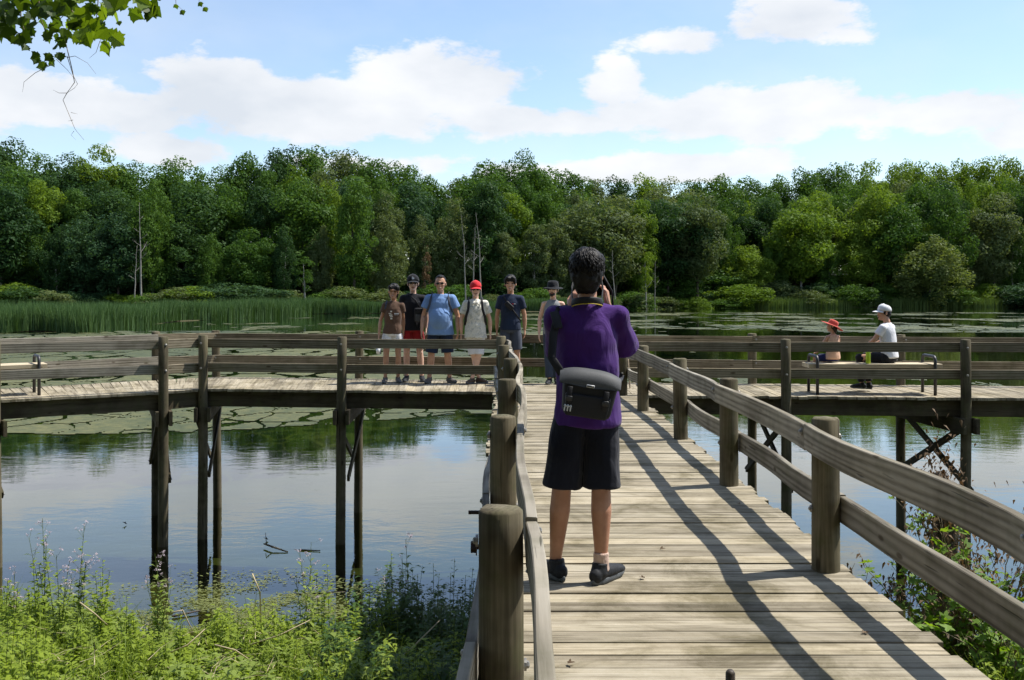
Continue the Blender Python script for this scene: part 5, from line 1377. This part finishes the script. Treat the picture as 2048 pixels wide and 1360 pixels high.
def cup(label, loc):
    t = empty('drink_cup', loc, 0, label, 'cup'); g = G(); g.add(*loft([(0,0,0),(0,0,.10)], [.033,.040], 18, (0,1,0), True, False)); g.build('cup_body', plain('white_plastic', (.75,.76,.78), .4, .4, 30, .05), t, True)
    g = G(); g.add(*loft([(0,0,.10),(0,0,.113)], [.043,.040], 18, (0,1,0), True, False)); g.build('lid', M['chrome'], t, True); g = G(); g.add(*loft([(.01,0,.09),(.02,0,.17)], [.004,.004], 8)); g.build('straw', M['teeth'], t, True)
hp = W1.o.matrix_basis @ Vector((-.240,-.10,.78)); 
cup('white drink cup held low by the woman in brown', (hp.x-.005, hp.y-.045, hp.z-.235))
p = Person('tall man in black t-shirt, black cap and red shorts', ground_xy(826, 17.42), .06, 1.81, SK['light'], yaw=.05, J=dict(elR=(-.22,.10,1.14), wrR=(-.18,.14,.91), elL=(.235,.06,1.14), wrL=(.22,.02,.90), kneeL=(.115,-.01,.49), ankL=(.15,.0,.085)))
p.shirt(FB['black'], .86, .62, 1.0); p.pants(FB['red'], .80, 1.03); p.shoes(M['shoe_black'], M['rubber']); p.hair(M['hair_brown'], 'under_cap', .002); p.face(M['lens'], False); p.cap(FB['black'], FB['black'], emblem=FB['white'])
p.marks('shirt_lettering', FB['grey'], [(.062+.012*i,1.335,.009,.012) for i in range(6)], -.138)
b = gear('hip_bag', 'black bag hanging on the chest of the man in the black cap', 'bag', p); rounded((.10,-.185,1.12), (.15,.07,.24), M['nylon'], 'bag_body', b, .03); rounded((.10,-.222,1.07), (.11,.03,.12), M['nylon_grey'], 'front_pocket', b, .012); g = G(); g.add(*loft([(.13,-.17,1.22),(.05,-.145,1.36),(-.09,-.05,1.49)], [(.012,.003)]*3, 8, (0,-1,0), True, False)); g.build('bag_strap', M['nylon'], b, True)
p = Person('heavy man in light blue t-shirt and navy shorts with sunglasses', ground_xy(881, 17.12), -.05, 1.80, SK['tan'], width=1.20, belly=1.3, yaw=.05, J=dict(elR=(-.290,.03,1.11), wrR=(-.300,-.09,.87), elL=(.285,.03,1.11), wrL=(.295,-.06,.87), hipL=(.105,0,.92), hipR=(-.105,0,.92), kneeR=(-.15,-.01,.49), ankR=(-.185,-.03,.085), kneeL=(.12,-.01,.49), ankL=(.15,.03,.085), footL=.7))
p.shirt(FB['blue'], .80, .52, 1.05, sl=(.078,.084)); p.pants(FB['navy'], .96, 1.05, cuff=.098); p.shoes(M['shoe_grey'], M['rubber']); p.hair(style='receding', amp=.004); p.face(M['lens'])
b = gear('backpack', 'dark backpack behind the man in light blue, only its straps showing', 'backpack', p); rounded((0,.24,1.22), (.30,.14,.42), FB['slate'], 'pack_body', b, .05)
for sg in (-1, 1): p.strap([(sg*.13,.10,1.43), (sg*.135,-.0,1.505), (sg*.145,-.105,1.42), (sg*.165,-.150,1.30), (sg*.215,-.10,1.18)], FB['slate'], .019, 'pack_strap', b)
p = Person('man in red cap and cream patterned shirt, ankles crossed', ground_xy(951, 17.0), .02, 1.70, SK['light'], lean=(0,.05), yaw=.04, pitch=.05, J=dict(elR=(-.250,.06,1.12), wrR=(-.250,.06,.87), elL=(.250,.06,1.12), wrL=(.260,.06,.87), hR=(-.1,-.2,-1), kneeL=(.055,-.05,.50), kneeR=(-.035,-.02,.50), ankL=(-.060,-.035,.085), ankR=(.065,.06,.085), footL=-.5, footR=.9))
p.shirt(FB['cream'], .79, .62, 1.10, sl=(.074,.082), amp=.010); p.pants(FB['white'], .97, 1.06, cuff=.084); p.shoes(M['shoe_brown'], M['rubber']); p.hair(M['hair_brown'], 'under_cap', .002); p.face(M['lens'], False); p.cap(FB['capred'])
g = G(); g.add(*loft([p.T(1.475,.055,-.055), p.T(1.42,.030,-.135), p.T(1.375,.055,-.155)], [(.020,.004),(.026,.004),(.006,.003)], 8, (0,-1,0), True, False)); g.add(*loft([p.T(1.475,-.055,-.055), p.T(1.42,-.030,-.135), p.T(1.375,-.055,-.155)], [(.020,.004),(.026,.004),(.006,.003)], 8, (0,-1,0), True, False)); g.build('collar', FB['cream'], p.o, True)
b = gear('backpack', 'black backpack on the man in the red cap', 'backpack', p); rounded((0,.25,1.22), (.30,.15,.44), M['nylon'], 'pack_body', b, .05)
for sg in (-1, 1): p.strap([p.T(1.43,sg*.125,.09), p.T(1.505,sg*.120,-.0), p.T(1.42,sg*.115,-.130), p.T(1.30,sg*.125,-.158), p.T(1.17,sg*.165,-.130), p.T(1.02,sg*.185,-.02)], M['nylon'], .022, 'pack_strap', b)
p = Person('smiling man with swept black hair in navy t-shirt and slate shorts', ground_xy(1021, 17.15), -.04, 1.80, SK['tan'], yaw=-.03, J=dict(elR=(-.225,.05,1.13), wrR=(-.230,.06,.88), elL=(.230,.05,1.13), wrL=(.235,.05,.88)))
p.shirt(FB['navy'], .88, .60, 1.0); p.pants(FB['slate'], .86, 1.06); p.shoes(M['shoe_black'], M['rubber']); p.hair(style='swept'); p.face()
p.marks('shirt_lettering', FB['capred'], [(.035+.016*i,1.315,.012,.014) for i in range(2)], -.139); p.marks('shirt_lettering', FB['white'], [(.068+.015*i,1.315,.011,.014) for i in range(2)], -.138)
b = gear('sling_bag', 'small black sling bag across the chest of the navy-shirted man', 'bag', p); rounded((-.015,-.165,1.285), (.165,.05,.085), M['nylon'], 'bag_body', b, .02, 3, 1, (0,.75,0))
for q_ in ([(-.06,-.15,1.34),(-.11,-.08,1.45),(-.10,.0,1.475)], [(.04,-.15,1.22),(.13,-.12,1.10),(.175,-.02,1.02)]): p.strap(q_, M['nylon'], .012, 'bag_strap', b, .003)
p = Person('bearded man in black brimmed hat, grey tank top and jeans', ground_xy(1106, 16.95), -.10, 1.70, SK['light'], lean=(0,.03), yaw=-.12, J=dict(elR=(-.235,.06,1.13), wrR=(-.240,-.02,.88), elL=(.27,.05,1.13), wrL=(.20,-.10,.92), ankR=(-.06,-.03,.085), ankL=(.06,.02,.085), kneeR=(-.075,-.01,.49), kneeL=(.075,-.01,.49)))
p.shirt(FB['grey'], .87, .4, 1.0, tank=True); p.pants(FB['denim'], 1.93, 1.0, 'jeans', .007, cuff=.066); p.shoes(M['shoe_black'], M['rubber']); p.hair(M['hair_brown'], 'under_cap', .002); p.face(M['lens'], False, True); p.sunhat(FB['black'], .07, .012)

# ---- the two sitting on the bench, backs half turned to the camera (they face the far water)
SEAT = .466
def sitter(label, x, y, rz, H, skin_mat, hipz, J, **k):
    return Person(label, (x, y, 0), rz, H, skin_mat, J=J, **k)
k_ = 1.70/1.75; hz = SEAT/k_+.095
A = Person('adult in white cap, white t-shirt and dark trousers seated on the bench', (5.79, 15.33, 0), math.pi+.80, 1.66, SK['tan'], yaw=.75, lean=(0,-.10), width=.98, hs=1.04,
  J=dict(pelvis=(0,0,.595), hipL=(.09,-.02,.585), hipR=(-.09,-.02,.585), kneeL=(.14,-.44,.56), kneeR=(-.12,-.44,.58), ankL=(.02,-.46,.13), ankR=(-.10,-.40,.12), footL=.1, footR=-.3,
         elL=(.235,-.16,.86), wrL=(.13,-.36,.74), elR=(-.235,-.16,.86), wrR=(-.08,-.37,.74), hL=(-.4,-.6,-.2), hR=(.4,-.6,-.2), pnL=(0,0,-1), pnR=(0,0,-1)))
A.shirt(FB['white'], .90, .55, 1.0); A.pants(FB['black'], 1.9, .98, 'trousers', cuff=.06, top=.99); A.shoes(M['shoe_black'], M['rubber']); A.hair(M['hair'], 'under_cap', .002); A.face(); A.cap(FB['white'], brim=.085)
B = Person('small child in wide red sun hat and peach tank top on the bench', (4.93, 15.36, 0), math.pi+.45, 1.16, SK['tan'], yaw=1.0, lean=(.0,-.02), width=1.04,
  J=dict(pelvis=(0,0,.835), hipL=(.09,-.02,.825), hipR=(-.09,-.02,.825), kneeL=(.16,-.40,.80), kneeR=(-.13,-.40,.80), ankL=(.17,-.45,.42), ankR=(-.12,-.47,.42), footL=.1, footR=-.1,
         elL=(.26,-.10,1.08), wrL=(.20,-.30,.93), elR=(-.26,-.08,1.08), wrR=(-.20,-.28,.93), hL=(0,-1,-.2), hR=(0,-1,-.2), pnL=(0,0,-1), pnR=(0,0,-1)))
B.shirt(FB['peach'], .88, .4, 1.02, tank=True); B.pants(FB['darkblue'], .75, 1.02, 'shorts'); B.shoes(M['shoe_black'], M['teeth']); B.hair(M['hair_brown'], 'long', .004); B.face(); B.sunhat(FB['salmon'], .120, .015, (-.45, .0), 1.0)
def bottle(label, loc):
    t = empty('water_bottle', loc, 0, label, 'bottle'); g = G(); g.add(*loft([(0,0,0),(0,0,.006),(0,0,.17),(0,0,.19)], [.033,.036,.036,.028], 18, (0,1,0), True, False)); g.build('bottle_body', plain('lime_plastic', (.42,.62,.02), .35, .5, 20, .05), t, True)
    g = G(); g.add(*loft([(0,0,.188),(0,0,.225),(0,0,.23)], [.026,.026,.018], 16, (0,1,0), True, False)); g.build('cap', M['plastic'], t, True)
    g = G(); g.add(*loft([(.018*math.cos(w), 0, .228+.03*math.sin(w)) for w in np.linspace(0, math.pi, 7)], [.004]*7, 6, (0,1,0))); g.build('carry_loop', M['plastic'], t, True)
bottle('lime green water bottle standing on the bench between the sitters', (5.40, 15.16, SEAT+.002))
finish_solids()

# ---- small things on the deck
stick('walking_stick', 'thin wooden stick leaning on the rear rail, right of the photographer', [(1.905,16.15,.005),(1.925,16.62,.50),(1.955,17.10,1.10)], [.012,.013,.014], M['stick'], n=8)
stick('walking_stick', 'dark stick end poking up at the bottom edge of the picture', [(.275,1.30,.005),(.268,1.24,.55),(.262,1.20,1.075)], [.0062,.0062,.0058], M['dark_stick'], n=9)
r9 = random.Random(77); lm = mesh('fallen_leaf', *maple_leaf(.05, fold=.5))
for i, (px, py, w) in enumerate(((1320,1100,'in the middle of the walkway, beyond the shoes'),(1735,1268,'by the shadow of the lower right rail'),(1290,1158,'right of the photographer\'s shoe'),(1135,1330,'near the nearest left post'),(1480,1010,'between the rail shadows'))):
    Yl = CAMZ*F/(py-HOR); tag(link('fallen_leaf', lm, LG['brown'], None, ((px-1024)/F*Yl, Yl, .006), (.1, .1, r9.uniform(0, 6)), (.8,.8,.8)), 'small dry fallen leaf '+w, 'leaf', 'fallen leaves on the deck')
